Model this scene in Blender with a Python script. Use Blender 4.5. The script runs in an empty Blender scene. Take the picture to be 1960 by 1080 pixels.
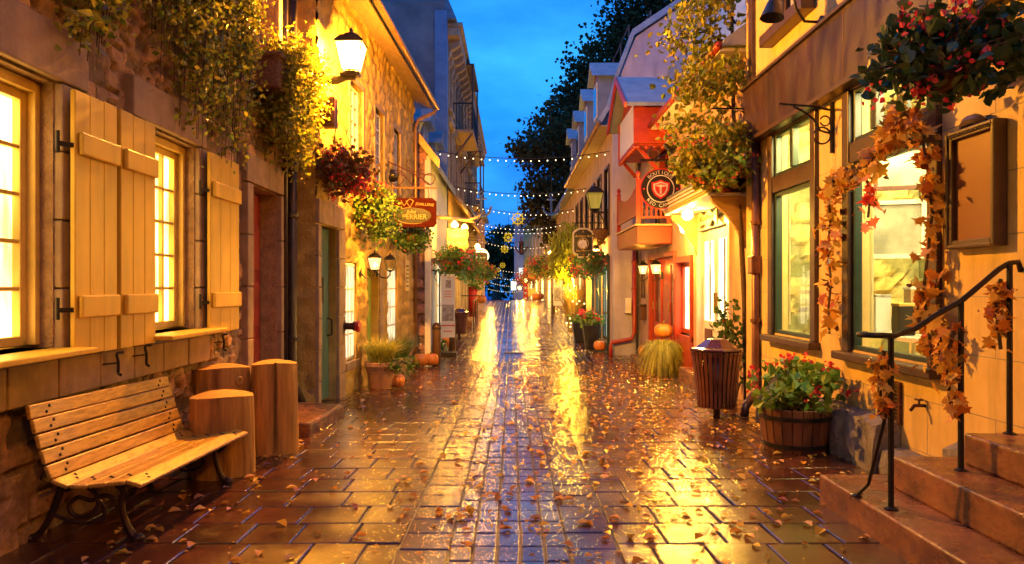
import bpy, math, random
import numpy as np
from mathutils import Vector, Matrix
RN = random.Random(11)
SC = bpy.context.scene
COL = SC.collection
F, CX, HY, EYE = 1400.0, 980.0, 549.0, 1.45      # focal length, vanishing column, horizon row, eye height
V = Vector

def zg(y):                                         # height of the street along its length: down to a gutter, up to a crest, down again
    a = -0.0214*y
    b = -0.39+0.027*(y-18.3)
    c = 0.4929-0.035*(y-51)
    if y < 17.3: return a
    if y < 19.3:
        t = (y-17.3)/2; t = t*t*(3-2*t); return a*(1-t)+b*t
    if y < 50: return b
    if y < 52:
        t = (y-50)/2; return b*(1-t)+c*t
    return c
def P(px, py, y): return V(((px-CX)/F*y, y, EYE+(HY-py)/F*y))

class Plane:                                       # a facade: x = a + b*y, facing the street (s=+1 left row, -1 right row)
    def __init__(s, a, b, side):
        s.a, s.b, s.s = a, b, side
        k = math.hypot(1, b)
        s.u = V((b/k, 1/k, 0)); s.n = V((side/k, -side*b/k, 0))
    def pt(s, y, z, d=0): return V((s.a+s.b*y, y, z))+s.n*d
    def Y(s, px, d=0): return (s.a+s.s*d)/((px-CX)/F-s.b)
    def at(s, px, py, d=0):
        y = s.Y(px, d); return y, EYE+(HY-py)/F*y

# ---------------------------------------------------------------- meshes
class MB:
    def __init__(s): s.v = []; s.f = []; s.c = None
    def add(s, vs, fs):
        o = len(s.v); s.v.extend(tuple(p) for p in vs); s.f.extend([i+o for i in f] for f in fs); return s
    def arr(s, A, Fs):
        o = len(s.v); s.v.extend(map(tuple, np.asarray(A).tolist())); s.f.extend((np.asarray(Fs)+o).tolist()); return s
    def box(s, x0, x1, y0, y1, z0, z1):
        return s.hexa([(x0,y0,z0),(x1,y0,z0),(x1,y1,z0),(x0,y1,z0)], [(x0,y0,z1),(x1,y0,z1),(x1,y1,z1),(x0,y1,z1)])
    def hexa(s, lo, hi):
        return s.add(list(lo)+list(hi), [(3,2,1,0),(4,5,6,7),(0,1,5,4),(1,2,6,5),(2,3,7,6),(3,0,4,7)])
    def pbox(s, pl, y0, y1, z0, z1, d0, d1):
        q = [pl.pt(y0,0,d0), pl.pt(y0,0,d1), pl.pt(y1,0,d1), pl.pt(y1,0,d0)]
        return s.hexa([(p.x,p.y,z0) for p in q], [(p.x,p.y,z1) for p in q])
    def bar(s, p, q, w, h, up=(0,0,1)):
        p, q = V(p), V(q); d = (q-p).normalized(); a = d.cross(V(up))
        if a.length < 1e-4: a = d.cross(V((1,0,0)))
        a.normalize(); b = a.cross(d).normalized(); a *= w/2; b *= h/2
        return s.hexa([p-a-b, p+a-b, q+a-b, q-a-b], [p-a+b, p+a+b, q+a+b, q-a+b])
    def tube(s, pts, r, n=8, cap=True, closed=False):
        pts = [V(p) for p in pts]; m = len(pts); rs = r if isinstance(r, (list, tuple)) else [r]*m
        o = len(s.v); a = None
        for i, p in enumerate(pts):
            if closed: d = pts[(i+1) % m]-pts[i-1]
            else: d = pts[min(i+1, m-1)]-pts[max(i-1, 0)]
            d.normalize()
            if a is None:
                a = d.cross(V((0,0,1)))
                if a.length < 1e-3: a = d.cross(V((1,0,0)))
            else: a = a-d*a.dot(d)
            a.normalize(); b = d.cross(a)
            for k in range(n):
                t = 2*math.pi*k/n; s.v.append(tuple(p+(a*math.cos(t)+b*math.sin(t))*rs[i]))
        for i in range(m if closed else m-1):
            j = (i+1) % m
            for k in range(n):
                l = (k+1) % n; s.f.append([o+i*n+k, o+i*n+l, o+j*n+l, o+j*n+k])
        if cap and not closed:
            s.f.append([o+k for k in range(n)][::-1]); s.f.append([o+(m-1)*n+k for k in range(n)])
        return s
    def lathe(s, prof, c=(0,0,0), n=20, sq=1.0, tilt=None):
        o = len(s.v); m = len(prof); c = V(c)
        for r, z in prof:
            for k in range(n):
                t = 2*math.pi*k/n; p = V((r*math.cos(t), r*math.sin(t)*sq, z))
                if tilt: p = tilt @ p
                s.v.append(tuple(c+p))
        for i in range(m-1):
            for k in range(n):
                l = (k+1) % n; s.f.append([o+i*n+k, o+i*n+l, o+(i+1)*n+l, o+(i+1)*n+k])
        s.f.append([o+k for k in range(n)][::-1]); s.f.append([o+(m-1)*n+k for k in range(n)])
        return s
    def prism(s, poly, o, u, v, w):                # polygon in the (u,v) frame at o, pushed along the vector w
        o, u, v, w = V(o), V(u), V(v), V(w); n = len(poly)
        A = [o+u*a+v*b for a, b in poly]; B = [p+w for p in A]
        return s.add(A+B, [list(range(n))[::-1], list(range(n, 2*n))]+[[i, (i+1) % n, n+(i+1) % n, n+i] for i in range(n)])
    def text(s, txt, o, u, v, size, ext=.004, align='CENTER', shear=0, sx=1):
        vs, fs = glyphs(txt, align, shear); o, u, v = V(o), V(u), V(v); w = u.cross(v).normalized()
        return s.add([o+u*(p[0]*size*sx)+v*(p[1]*size)+w*(p[2]*ext/.02) for p in vs], fs)
    def arc(s, txt, o, u, v, rad, size, mid, span, ext=.004, inner=False):
        n = len(txt); o, u, v = V(o), V(u), V(v)
        for i, ch in enumerate(txt):
            f = (i+.5)/n-.5; t = mid-f*span if not inner else mid+f*span
            r = u*math.cos(t)+v*math.sin(t); tg = r.cross(u.cross(v)).normalized()
            if inner: uu, vv = -tg, -r
            else: uu, vv = tg, r
            s.text(ch, o+r*rad, uu, vv, size, ext)
        return s
    def build(s, name, mat, par=None, smooth=False, bev=0, seg=2, kind=None):
        me = bpy.data.meshes.new(name); off = OFF.get(par.name, V((0,0,0))) if par else V((0,0,0))
        vs = np.asarray(s.v, dtype=float)
        if par is not None: vs = vs-np.array(off)
        me.from_pydata(vs.tolist(), [], s.f); me.validate(); me.update()
        if s.c is not None and len(s.c) == len(me.vertices):
            at = me.color_attributes.new('Col', 'FLOAT_COLOR', 'POINT')
            c = np.ones((len(s.c), 4), dtype=np.float32); c[:, :3] = s.c; at.data.foreach_set('color', c.ravel())
        if mat: me.materials.append(MT[mat] if isinstance(mat, str) else mat)
        if smooth: me.polygons.foreach_set('use_smooth', [True]*len(me.polygons))
        o = bpy.data.objects.new(name, me); COL.objects.link(o)
        if par is not None: o.parent = par; OFF[o.name] = off
        if bev:
            b = o.modifiers.new('bevel', 'BEVEL'); b.width = bev; b.segments = seg; b.limit_method = 'ANGLE'; b.angle_limit = .6
            if seg > 1: b.harden_normals = False
        if kind: o['kind'] = kind
        return o
OFF = {}
GL = {}
def glyphs(txt, align, shear):
    k = (txt, align, shear)
    if k not in GL:
        cu = bpy.data.curves.new('lettering', 'FONT'); cu.body = txt; cu.align_x = align; cu.extrude = .02; cu.shear = shear; cu.resolution_u = 3
        ob = bpy.data.objects.new('lettering', cu); me = bpy.data.meshes.new_from_object(ob)
        GL[k] = ([tuple(v.co) for v in me.vertices], [list(p.vertices) for p in me.polygons])
        bpy.data.objects.remove(ob); bpy.data.curves.remove(cu); bpy.data.meshes.remove(me)
    return GL[k]
def tag(o, label, cat, group=None):
    o['label'] = label; o['category'] = cat
    if group: o['group'] = group
    return o
def thing(name, label, cat, loc=(0,0,0), group=None):
    o = bpy.data.objects.new(name, None); COL.objects.link(o); o.location = loc; o.empty_display_size = .1
    OFF[o.name] = V(loc); return tag(o, label, cat, group)
def copy_thing(src, loc, rz, label, scale=1):
    r = src.copy(); COL.objects.link(r); r.location = loc; r.rotation_euler = (0,0,rz); r.scale = (scale,)*3; r['label'] = label
    for ch in list(src.children):
        c = ch.copy(); COL.objects.link(c); c.parent = r
        for g in list(ch.children):
            d = g.copy(); COL.objects.link(d); d.parent = c
    return r

# ---------------------------------------------------------------- numpy noise
def _h(i, j, seed):
    n = (i*374761393+j*668265263+seed*974634777) & 0x7fffffff
    n = ((n ^ (n >> 13))*1274126177) & 0x7fffffff
    return ((n ^ (n >> 16)) & 0xffff)/65535.0
def vn(x, y, seed=0):
    i = np.floor(x).astype(np.int64); j = np.floor(y).astype(np.int64); u = x-i; w = y-j
    u = u*u*(3-2*u); w = w*w*(3-2*w)
    return (_h(i,j,seed)*(1-u)+_h(i+1,j,seed)*u)*(1-w)+(_h(i,j+1,seed)*(1-u)+_h(i+1,j+1,seed)*u)*w
def fbm(x, y, seed=0, o=4): return sum(vn(x*2**k, y*2**k, seed+k)*.5**k for k in range(o))/sum(.5**k for k in range(o))
def rubble(a, z, sa, sz, seed):                    # stones laid in rough courses: (edge distance, random value per stone)
    z = z+.35*sz*(vn(a*1.3, z*1.1, seed+9)-.5); x = a/sa+.5*(vn(a*2, z*2, seed+5)-.5); y = z/sz
    i0 = np.floor(x).astype(np.int64); j0 = np.floor(y).astype(np.int64)
    f1 = np.full(a.shape, 9.); f2 = f1.copy(); cid = np.zeros(a.shape)
    for dj in (-1,0,1):
        for di in (-2,-1,0,1,2):
            i = i0+di; j = j0+dj
            cx = i+.5+.8*(_h(i,j,seed)-.5)+.5*(j % 2); cy = j+.5+.55*(_h(i,j,seed+1)-.5)
            d = np.maximum(abs(x-cx)*.9, abs(y-cy))*.6+np.hypot(x-cx, y-cy)*.4
            m = d < f1; f2 = np.where(m, f1, np.minimum(f2, d)); cid = np.where(m, _h(i,j,seed+2), cid); f1 = np.where(m, d, f1)
    return f2-f1, cid
def sst(x, a, b):
    t = np.clip((x-a)/(b-a), 0, 1); return t*t*(3-2*t)

def wall(pl, y0, y1, z0, z1, holes=(), step=0, surf=None, body=.5, z0f=None):
    """facade mesh in the plane with openings (y0,y1,z0,z1,depth); surf(a,z) -> (height, colour rows)"""
    mb = MB(); cut = lambda lo, hi, ks: sorted(set([lo, hi]+[round(k, 4) for k in ks if lo < k < hi]))
    ya = cut(y0, y1, [h[0] for h in holes]+[h[1] for h in holes]); za = cut(z0, z1, [h[2] for h in holes]+[h[3] for h in holes])
    def fine(c):
        if not step: return np.array(c)
        out = []
        for p, q in zip(c, c[1:]):
            k = max(1, int(round((q-p)/step))); out += [p+(q-p)*i/k for i in range(k)]
        return np.array(out+[c[-1]])
    ya, za = fine(ya), fine(za); A, Z = np.meshgrid(ya, za, indexing='ij'); D = np.zeros(A.shape); C = None
    if surf:
        D, C = surf(A, Z)
        for h in holes:
            dx = np.maximum(np.maximum(h[0]-A, A-h[1]), 0); dz = np.maximum(np.maximum(h[2]-Z, Z-h[3]), 0)
            D = D*sst(np.maximum(dx, dz), 0, .06)
    X = pl.a+pl.b*A+pl.n.x*D; Yy = A+pl.n.y*D
    nz = len(za); idx = np.arange(A.size).reshape(A.shape)
    ca = (ya[:-1]+ya[1:])/2; cz = (za[:-1]+za[1:])/2; keep = np.ones((len(ca), len(cz)), bool)
    for h in holes: keep &= ~(((ca > h[0]) & (ca < h[1]))[:, None] & ((cz > h[2]) & (cz < h[3]))[None, :])
    q = np.stack([idx[:-1,:-1], idx[1:,:-1], idx[1:,1:], idx[:-1,1:]], -1)[keep]
    if pl.s > 0: q = q[:, ::-1] if False else q
    else: q = q[:, ::-1]
    mb.arr(np.stack([X.ravel(), Yy.ravel(), Z.ravel()], 1), q)
    n0 = len(mb.v)
    for h in holes:
        a, b, c, d, e = h[:5]
        o = [pl.pt(a,c), pl.pt(b,c), pl.pt(b,d), pl.pt(a,d)]; i = [p-pl.n*e for p in o]
        mb.add(o+i, [(0,1,5,4),(1,2,6,5),(2,3,7,6),(3,0,4,7)])
    if body:                                       # thickness: back, ends and top
        o = [pl.pt(y0,z0), pl.pt(y1,z0), pl.pt(y1,z1), pl.pt(y0,z1)]; i = [p-pl.n*body for p in o]
        fs = [(0,4,7,3),(1,2,6,5),(3,7,6,2)]
        if not any(len(h) > 5 for h in holes): fs.append((4,5,6,7))
        mb.add(o+i, fs)
    if C is not None:
        mb.c = np.full((len(mb.v), 3), C.reshape(-1, 3).mean(0)); mb.c[:n0] = C.reshape(-1, 3)
    return mb

# ---------------------------------------------------------------- foliage
NP = np.random.default_rng(5)
MAPLE = np.array([(0,0),(.1,.12),(.36,.02),(.3,.2),(.5,.42),(.3,.42),(.26,.6),(.12,.55),(0,1),(-.12,.55),(-.26,.6),(-.3,.42),(-.5,.42),(-.3,.2),(-.36,.02),(-.1,.12)])
def leaves(pts, size, kind='leaf', w=.32, bias=(0,0,-.3), flat=0, jit=.35, fold=.12):
    """one small face or two per leaf, turned at random"""
    pts = np.asarray(pts, float); n = len(pts); mb = MB()
    if n == 0: return mb
    d = NP.normal(size=(n,3))+np.array(bias)*1.6; d /= np.linalg.norm(d, axis=1)[:,None]
    r = NP.normal(size=(n,3))
    if flat: d[:,2] *= 1-flat; d /= np.linalg.norm(d, axis=1)[:,None]; r = r*(1-flat)+np.array((0,0,1.))*flat*2
    t = np.cross(d, r); t /= np.linalg.norm(t, axis=1)[:,None]+1e-9; nn = np.cross(t, d)
    s = size*(1+jit*(NP.random(n)*2-1))
    if kind == 'maple':
        q = MAPLE; hgt = -.25*np.abs(q[:,0])+.12*np.sin(q[:,1]*5)
        A = pts[:,None]+s[:,None,None]*(t[:,None]*q[None,:,0,None]+d[:,None]*(q[None,:,1,None]-.3)+nn[:,None]*hgt[None,:,None]*(.4+NP.random((n,1,1))))
        k = len(q); mb.v = A.reshape(-1,3).tolist(); mb.f = (np.arange(n)[:,None]*k+np.arange(k)[None]).tolist(); return mb
    q = np.array([(0,0,0),(w,.42,fold),(w*.62,.78,fold*.6),(0,1,-.05),(-w*.62,.78,fold*.6),(-w,.42,fold)])
    A = pts[:,None]+s[:,None,None]*(t[:,None]*q[None,:,0,None]+d[:,None]*(q[None,:,1,None]-.4)+nn[:,None]*q[None,:,2,None])
    b = np.arange(n)[:,None]*6
    mb.v = A.reshape(-1,3).tolist(); mb.f = np.concatenate([b+np.array([[0,1,2,3]]), b+np.array([[0,3,4,5]])]).tolist()
    return mb
def cloud(c, rad, n, clumps=14, tight=.34, shell=.6):
    """points in clumps spread through an ellipsoid"""
    c = np.array(c); rad = np.array(rad); k = NP.normal(size=(clumps,3)); k /= np.linalg.norm(k, axis=1)[:,None]
    k *= (shell+(1-shell)*NP.random((clumps,1)))*NP.random((clumps,1))**.2
    i = NP.integers(0, clumps, n); p = k[i]+NP.normal(size=(n,3))*tight*(.5+.8*NP.random((clumps,1)))[i]
    l = np.linalg.norm(p, axis=1); p = p[l < 1.25]
    return c+p*rad
def cascade(pl, y0, y1, zt, n, lens, d=.12, strands=40, thick=.06):
    """strands of leaves hanging down a facade from height zt; lens(y) gives how far"""
    out = []; lines = []
    for _ in range(strands):
        y = y0+(y1-y0)*NP.random(); L = lens(y)*(.45+.6*NP.random()); k = max(4, int(n/strands))
        t = NP.random(k)**.85; dd = d*(.3+1.0*NP.random())
        yy = y+.1*np.sin(t*3+NP.random()*6)*t+NP.normal(size=k)*thick; zz = zt+.12*NP.random()-t*L+NP.normal(size=k)*thick
        x = dd*(1-.35*t)+NP.normal(size=k)*thick*.8; x = np.abs(x)+.015
        out.append(np.stack([pl.a+pl.b*yy+pl.n.x*x, yy, zz], 1))
        lines.append([pl.pt(y+.1*math.sin(q*3)*q*.5, zt-q*L, dd*(1-.35*q)) for q in (0,.25,.5,.75,1)])
    return np.concatenate(out), lines
def crv(pts, k=6):                                 # smooth curve through points
    p = [V(q) for q in pts]; p = [p[0]*2-p[1]]+p+[p[-1]*2-p[-2]]; out = []
    for i in range(1, len(p)-2):
        a, b, c, d = p[i-1:i+3]
        for j in range(k): t = j/k; out.append(.5*(2*b+(c-a)*t+(2*a-5*b+4*c-d)*t*t+(3*b-a-3*c+d)*t**3))
    return out+[p[-2]]
def grass(mb, c, n, h, spread, r0, droop=.5, w=.007):
    """arching blades"""
    c = V(c)
    for _ in range(n):
        a = NP.random()*2*math.pi; rr = r0*math.sqrt(NP.random()); L = h*(.6+.5*NP.random()); sp = spread*(.3+.9*NP.random())
        o = c+V((math.cos(a)*rr, math.sin(a)*rr, 0)); dr = V((math.cos(a+NP.normal()*.5), math.sin(a+NP.normal()*.5), 0)); sd = V((-dr.y, dr.x, 0))
        b = len(mb.v); m = 5; dp = droop*(.5+NP.random())
        for i in range(m+1):
            t = i/m; p = o+dr*(sp*t**1.5)+V((0,0,L*(t-dp*.6*t**2.6))); ww = w*(1-t*.9)
            mb.v += [tuple(p-sd*ww), tuple(p+sd*ww)]
        for i in range(m): mb.f.append([b+2*i, b+2*i+1, b+2*i+3, b+2*i+2])
    return mb
class FL:                                          # flower heads: one mesh per head when near, else one uncounted mass
    def __init__(s, pts, size, k): s.p, s.z, s.k = np.asarray(pts), size, k
    def build(s, name, mat, par):
        if not s.k:
            o = leaves(s.p, s.z, w=.42, bias=(0,0,.2), fold=.2).build(name, mat, par); o['kind'] = 'stuff'; return o
        for i in range(0, len(s.p), s.k): leaves(s.p[i:i+s.k], s.z, w=.42, bias=(0,0,.2), fold=.2).build('blossom', mat, par)
def flowers(pts, size, k=0): return FL(pts, size, k)
def near(pts, n, spread, cl=3):                    # small heads of blossoms at chosen leaf points
    pts = np.asarray(pts); k = pts[NP.integers(0, len(pts), n)]
    return np.repeat(k, cl, 0)+NP.normal(size=(n*cl,3))*spread
MT = {}
def mk(name, col=(.5,.5,.5), col2=None, rough=.6, rough2=None, metal=0, scale=6, stretch=(1,1,1), bump=.15, bscale=30, bdist=.01,
       attr=False, island=None, trans=0, emit=None, es=1, spec=.5, coat=0, detail=5, lo=.35, hi=.65, grime=0):
    m = bpy.data.materials.new(name); m.use_nodes = True; nt = m.node_tree; N, L = nt.nodes, nt.links; N.clear()
    out = N.new('ShaderNodeOutputMaterial'); MT[name] = m
    def nd(t, **k):
        n = N.new(t)
        for a, b in k.items(): setattr(n, a, b)
        return n
    if emit:
        e = nd('ShaderNodeEmission'); e.inputs[0].default_value = (*emit, 1); e.inputs[1].default_value = es
        if name.startswith('lit'):                  # curtains and rooms behind the glass: uneven brightness
            tc = nd('ShaderNodeTexCoord'); mp = nd('ShaderNodeMapping'); mp.inputs['Scale'].default_value = (5,5,.9); L.new(tc.outputs['Object'], mp.inputs[0])
            q = nd('ShaderNodeTexNoise'); q.inputs['Scale'].default_value = 1.6; q.inputs['Detail'].default_value = 4; L.new(mp.outputs[0], q.inputs['Vector'])
            r = nd('ShaderNodeMapRange'); L.new(q.outputs[0], r.inputs[0])
            for i, x in enumerate((.32,.62,.28*es,1.15*es)): r.inputs[i+1].default_value = x
            L.new(r.outputs[0], e.inputs[1])
        L.new(e.outputs[0], out.inputs[0]); return m
    b = nd('ShaderNodeBsdfPrincipled'); L.new(b.outputs[0], out.inputs[0])
    b.inputs['Roughness'].default_value = rough; b.inputs['Metallic'].default_value = metal
    b.inputs['Specular IOR Level'].default_value = spec; b.inputs['Coat Weight'].default_value = coat; b.inputs['Coat Roughness'].default_value = .12
    tc = nd('ShaderNodeTexCoord'); mp = nd('ShaderNodeMapping'); mp.inputs['Scale'].default_value = stretch; L.new(tc.outputs['Object'], mp.inputs[0])
    def noise(sc, d=detail, r=.6):
        n = nd('ShaderNodeTexNoise'); n.inputs['Scale'].default_value = sc; n.inputs['Detail'].default_value = d; n.inputs['Roughness'].default_value = r
        L.new(mp.outputs[0], n.inputs['Vector']); return n
    def rng(src, a, c, d, e):
        r = nd('ShaderNodeMapRange'); L.new(src, r.inputs[0])
        for i, x in enumerate((a, c, d, e)): r.inputs[i+1].default_value = x
        return r.outputs[0]
    def mixc(f, a, c, op='MIX'):
        x = nd('ShaderNodeMix', data_type='RGBA', blend_type=op)
        if hasattr(f, 'is_output'): L.new(f, x.inputs[0])
        else: x.inputs[0].default_value = f
        for i, q in ((6, a), (7, c)):
            if hasattr(q, 'is_output'): L.new(q, x.inputs[i])
            else: x.inputs[i].default_value = (*q, 1)
        return x.outputs[2]
    n1 = noise(scale)
    if island:
        g = nd('ShaderNodeNewGeometry'); rp = nd('ShaderNodeValToRGB'); rp.color_ramp.interpolation = 'LINEAR'
        el = rp.color_ramp.elements
        while len(el) < len(island): el.new(.5)
        for i, q in enumerate(island): el[i].position = i/(len(island)-1); el[i].color = (*q, 1)
        L.new(g.outputs['Random Per Island'], rp.inputs[0]); c = rp.outputs[0]
    else:
        col2 = col2 or tuple(x*.62 for x in col)
        c = mixc(rng(n1.outputs[0], lo, hi, 0, 1), col, col2)
    if attr:
        a = nd('ShaderNodeAttribute', attribute_name='Col'); c = mixc(1, c, a.outputs[0], 'MULTIPLY')
    if grime:                                      # rain streaks and old dirt
        mp2 = nd('ShaderNodeMapping'); mp2.inputs['Scale'].default_value = (2.2,2.2,.38); L.new(tc.outputs['Object'], mp2.inputs[0])
        g1 = nd('ShaderNodeTexNoise'); g1.inputs['Scale'].default_value = 1.5; g1.inputs['Detail'].default_value = 8; g1.inputs['Roughness'].default_value = .68; L.new(mp2.outputs[0], g1.inputs['Vector'])
        c = mixc(rng(g1.outputs[0], .46, .74, 0, grime), c, tuple(x*.28 for x in col))
    L.new(c, b.inputs['Base Color'])
    if rough2 is not None: L.new(rng(noise(scale*2.3, 4).outputs[0], .3, .7, rough, rough2), b.inputs['Roughness'])
    if bump:
        bp = nd('ShaderNodeBump'); bp.inputs['Strength'].default_value = bump; bp.inputs['Distance'].default_value = bdist
        L.new(noise(bscale, 6, .65).outputs[0], bp.inputs['Height']); L.new(bp.outputs[0], b.inputs['Normal'])
    if trans:
        t = nd('ShaderNodeBsdfTranslucent'); L.new(c, t.inputs[0]); x = nd('ShaderNodeMixShader'); x.inputs[0].default_value = trans
        L.new(b.outputs[0], x.inputs[1]); L.new(t.outputs[0], x.inputs[2]); L.new(x.outputs[0], out.inputs[0])
    return m
# masonry and render
mk('rubble', (.52,.34,.18), (.32,.20,.11), rough=.75, attr=True, scale=9, bump=1, bscale=28, bdist=.035)
mk('darkrubble', (.40,.30,.26), (.24,.17,.15), rough=.75, attr=True, scale=9, bump=.7, bscale=30, bdist=.02)
mk('ashlar', (.42,.28,.17), (.28,.18,.11), rough=.7, grime=.5, scale=5, bump=.5, bscale=60, bdist=.008)
mk('ochre', (.62,.41,.10), (.42,.26,.06), rough=.8, grime=.6, scale=3, bump=.8, bscale=22, bdist=.03)
mk('creamblock', (.78,.56,.22), (.68,.46,.16), rough=.6, grime=.55, scale=2.2, bump=.35, bscale=70, bdist=.006)
mk('pinkrender', (.62,.40,.25), (.50,.30,.18), rough=.75, grime=.55, scale=1.6, bump=.4, bscale=40, bdist=.01)
mk('lilac', (.56,.52,.60), (.40,.36,.46), rough=.75, grime=.5, scale=.8, bump=.4, bscale=30, bdist=.01)
mk('whitewall', (.68,.66,.62), (.56,.53,.49), rough=.6, scale=3, bump=.2)
mk('brickdark', (.25,.20,.20), (.14,.11,.12), rough=.7, scale=1.1, bump=.5, bscale=26, bdist=.02)
mk('greystone', (.34,.31,.30), (.22,.20,.21), rough=.7, scale=3)
mk('carved', (.44,.33,.21), (.30,.21,.13), rough=.65, scale=4)
mk('plinth', (.26,.24,.24), (.12,.11,.12), rough=.35, rough2=.6, scale=8, bump=.8, bscale=24, bdist=.03, attr=True)
mk('slate', (.17,.20,.26), (.10,.12,.17), rough=.35, scale=3, bump=.3, stretch=(1,1,4))
mk('metalroof', (.32,.38,.46), (.22,.27,.34), rough=.4, metal=.15, scale=3)
mk('soffit', (.40,.27,.15), (.30,.19,.10), rough=.7, scale=4, stretch=(6,1,1))
mk('stepstone', (.32,.13,.06), (.10,.04,.024), rough=.10, rough2=.5, grime=.7, scale=3.5, bump=.45, bscale=45, bdist=.008, stretch=(1,1,1.8))
# paints
mk('cream', (.82,.50,.045), (.70,.41,.03), rough=.42, grime=.4, scale=3, bump=.12, bscale=20, stretch=(1,1,.25))
mk('creamtrim', (.76,.52,.13), (.62,.42,.09), rough=.45, scale=6, bump=.1)
mk('whitepaint', (.78,.76,.72), (.68,.65,.60), rough=.4, scale=4, bump=.08)
mk('reddoor', (.30,.035,.03), (.22,.022,.02), rough=.35, scale=5, bump=.1)
mk('tealdoor', (.07,.17,.15), (.045,.11,.10), rough=.5, scale=6, bump=.25, stretch=(1,1,.2))
mk('redpaint', (.42,.045,.02), (.30,.03,.015), rough=.42, scale=5, bump=.12)
mk('orangepaint', (.30,.032,.007), (.2,.022,.006), rough=.5, scale=4, bump=.15, stretch=(3,3,.5))
mk('maroon', (.12,.026,.018), (.075,.016,.012), rough=.42, scale=4, bump=.15)
mk('fascia', (.060,.026,.016), (.028,.012,.009), rough=.27, rough2=.5, scale=2.4, bump=.22, bscale=16, stretch=(1,1,.35))
mk('frame_dark', (.075,.038,.026), (.05,.026,.018), rough=.4, scale=6, bump=.1)
mk('frame_green', (.028,.055,.045), (.02,.04,.03), rough=.35, scale=6, bump=.1)
mk('lime', (.30,.42,.04), (.24,.33,.03), rough=.5, scale=5, bump=.2)
mk('brownpipe', (.22,.10,.06), (.13,.06,.04), rough=.35, metal=.35, scale=5, bump=.15)
mk('darkpipe', (.06,.045,.045), (.04,.03,.03), rough=.35, metal=.4, scale=5, bump=.1)
mk('copperpipe', (.45,.26,.13), (.32,.17,.08), rough=.35, metal=.6, scale=5, bump=.1)
# wood and metal
mk('benchwood', (.66,.36,.045), (.34,.16,.022), rough=.2, rough2=.5, lo=.40, hi=.70, scale=6, bump=.3, bscale=34, stretch=(1.2,8,8) if 0 else (7,1,7), coat=.25)
mk('log', (.64,.33,.07), (.20,.08,.02), rough=.6, grime=.5, scale=11, bump=.9, bscale=22, stretch=(1,1,.10), bdist=.015, lo=.42, hi=.72)
mk('logtop', (.66,.36,.09), (.36,.17,.04), rough=.4, scale=9, bump=.3)
mk('oakbarrel', (.20,.075,.04), (.11,.04,.02), rough=.5, scale=6, bump=.4, bscale=30, stretch=(1,1,.2))
mk('signwood', (.10,.022,.010), (.055,.013,.007), rough=.4, scale=5, bump=.25, stretch=(1,1,7))
mk('palewood', (.62,.42,.20), (.48,.30,.12), rough=.5, scale=4, bump=.2, stretch=(1,1,5))
mk('iron', (.022,.02,.02), (.035,.028,.025), rough=.38, metal=.5, scale=12, bump=.2)
mk('rust', (.13,.045,.025), (.07,.025,.018), rough=.5, metal=.3, scale=12, bump=.3)
mk('castbrown', (.07,.035,.022), (.04,.02,.014), rough=.4, metal=.5, scale=10, bump=.2)
mk('binslat', (.17,.055,.04), (.11,.034,.026), rough=.32, metal=.3, scale=5, bump=.12)
mk('binlid', (.09,.02,.028), (.06,.014,.02), rough=.14, rough2=.3, metal=.2, scale=4, bump=.15, coat=.5)
mk('bollard', (.24,.13,.06), (.13,.065,.03), rough=.3, metal=.75, scale=6, bump=.15, stretch=(1,1,.3))
mk('terracotta', (.46,.22,.11), (.34,.15,.07), rough=.55, scale=7, bump=.2)
mk('greypot', (.20,.17,.17), (.13,.11,.11), rough=.5, scale=5)
mk('wicker', (.17,.085,.04), (.085,.04,.02), rough=.7, scale=16, bump=.9, bscale=60, stretch=(1,1,2.5), bdist=.015)
mk('coir', (.24,.13,.05), (.12,.06,.025), rough=.9, scale=14, bump=.9, bscale=50)
mk('pumpkin', (.72,.24,.03), (.58,.16,.02), rough=.38, scale=5, bump=.1)
mk('stalk', (.22,.20,.06), rough=.7)
mk('stem', (.10,.06,.03), (.06,.04,.02), rough=.8, scale=10, bump=.4)
mk('bark', (.10,.07,.05), (.05,.035,.025), rough=.85, scale=6, bump=.9, stretch=(1,1,.3))
mk('soil', (.03,.02,.014), rough=.9)
mk('brass', (.70,.45,.14), rough=.3, metal=.9)
mk('gold', (.72,.50,.12), (.62,.42,.09), rough=.4, scale=8)
mk('goldletter', (.70,.46,.12), rough=.4)
mk('printpaper', (.40,.38,.33), (.20,.19,.17), rough=.6, scale=3, bump=.03)
mk('signboard', (.095,.014,.006), (.055,.008,.004), rough=.8, spec=.08, scale=5, bump=.25, stretch=(1,1,7))
mk('whiteletter', (.82,.80,.76), rough=.45)
mk('blacksign', (.014,.012,.014), (.022,.02,.022), rough=.32, scale=6, bump=.06)
mk('redsign', (.62,.035,.03), (.55,.03,.025), rough=.38)
mk('cream_sign', (.80,.74,.45), rough=.5)
mk('bluegrey', (.16,.22,.36), (.11,.16,.27), rough=.55, scale=3)
mk('bluepaint', (.03,.09,.42), rough=.4)
mk('brownboard', (.21,.065,.022), (.19,.056,.019), rough=.45, scale=3, bump=.06)
mk('paper', (.78,.77,.74), (.72,.71,.68), rough=.6, scale=3, bump=.03)
mk('inkdark', (.09,.09,.11), (.3,.3,.32), rough=.6, scale=9, bump=0)
mk('inkmid', (.22,.18,.16), (.5,.48,.46), rough=.6, scale=14, bump=0)
mk('awning', (.70,.58,.34), (.60,.47,.25), rough=.6, scale=3, trans=.25)
mk('redawning', (.45,.06,.03), (.35,.04,.02), rough=.6, scale=3, trans=.2)
mk('darkvoid', (.012,.011,.013), rough=.25, bump=0)
mk('duskglass', (.015,.018,.028), (.03,.03,.04), rough=.06, scale=2, bump=.05, bscale=4, spec=.8)
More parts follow.
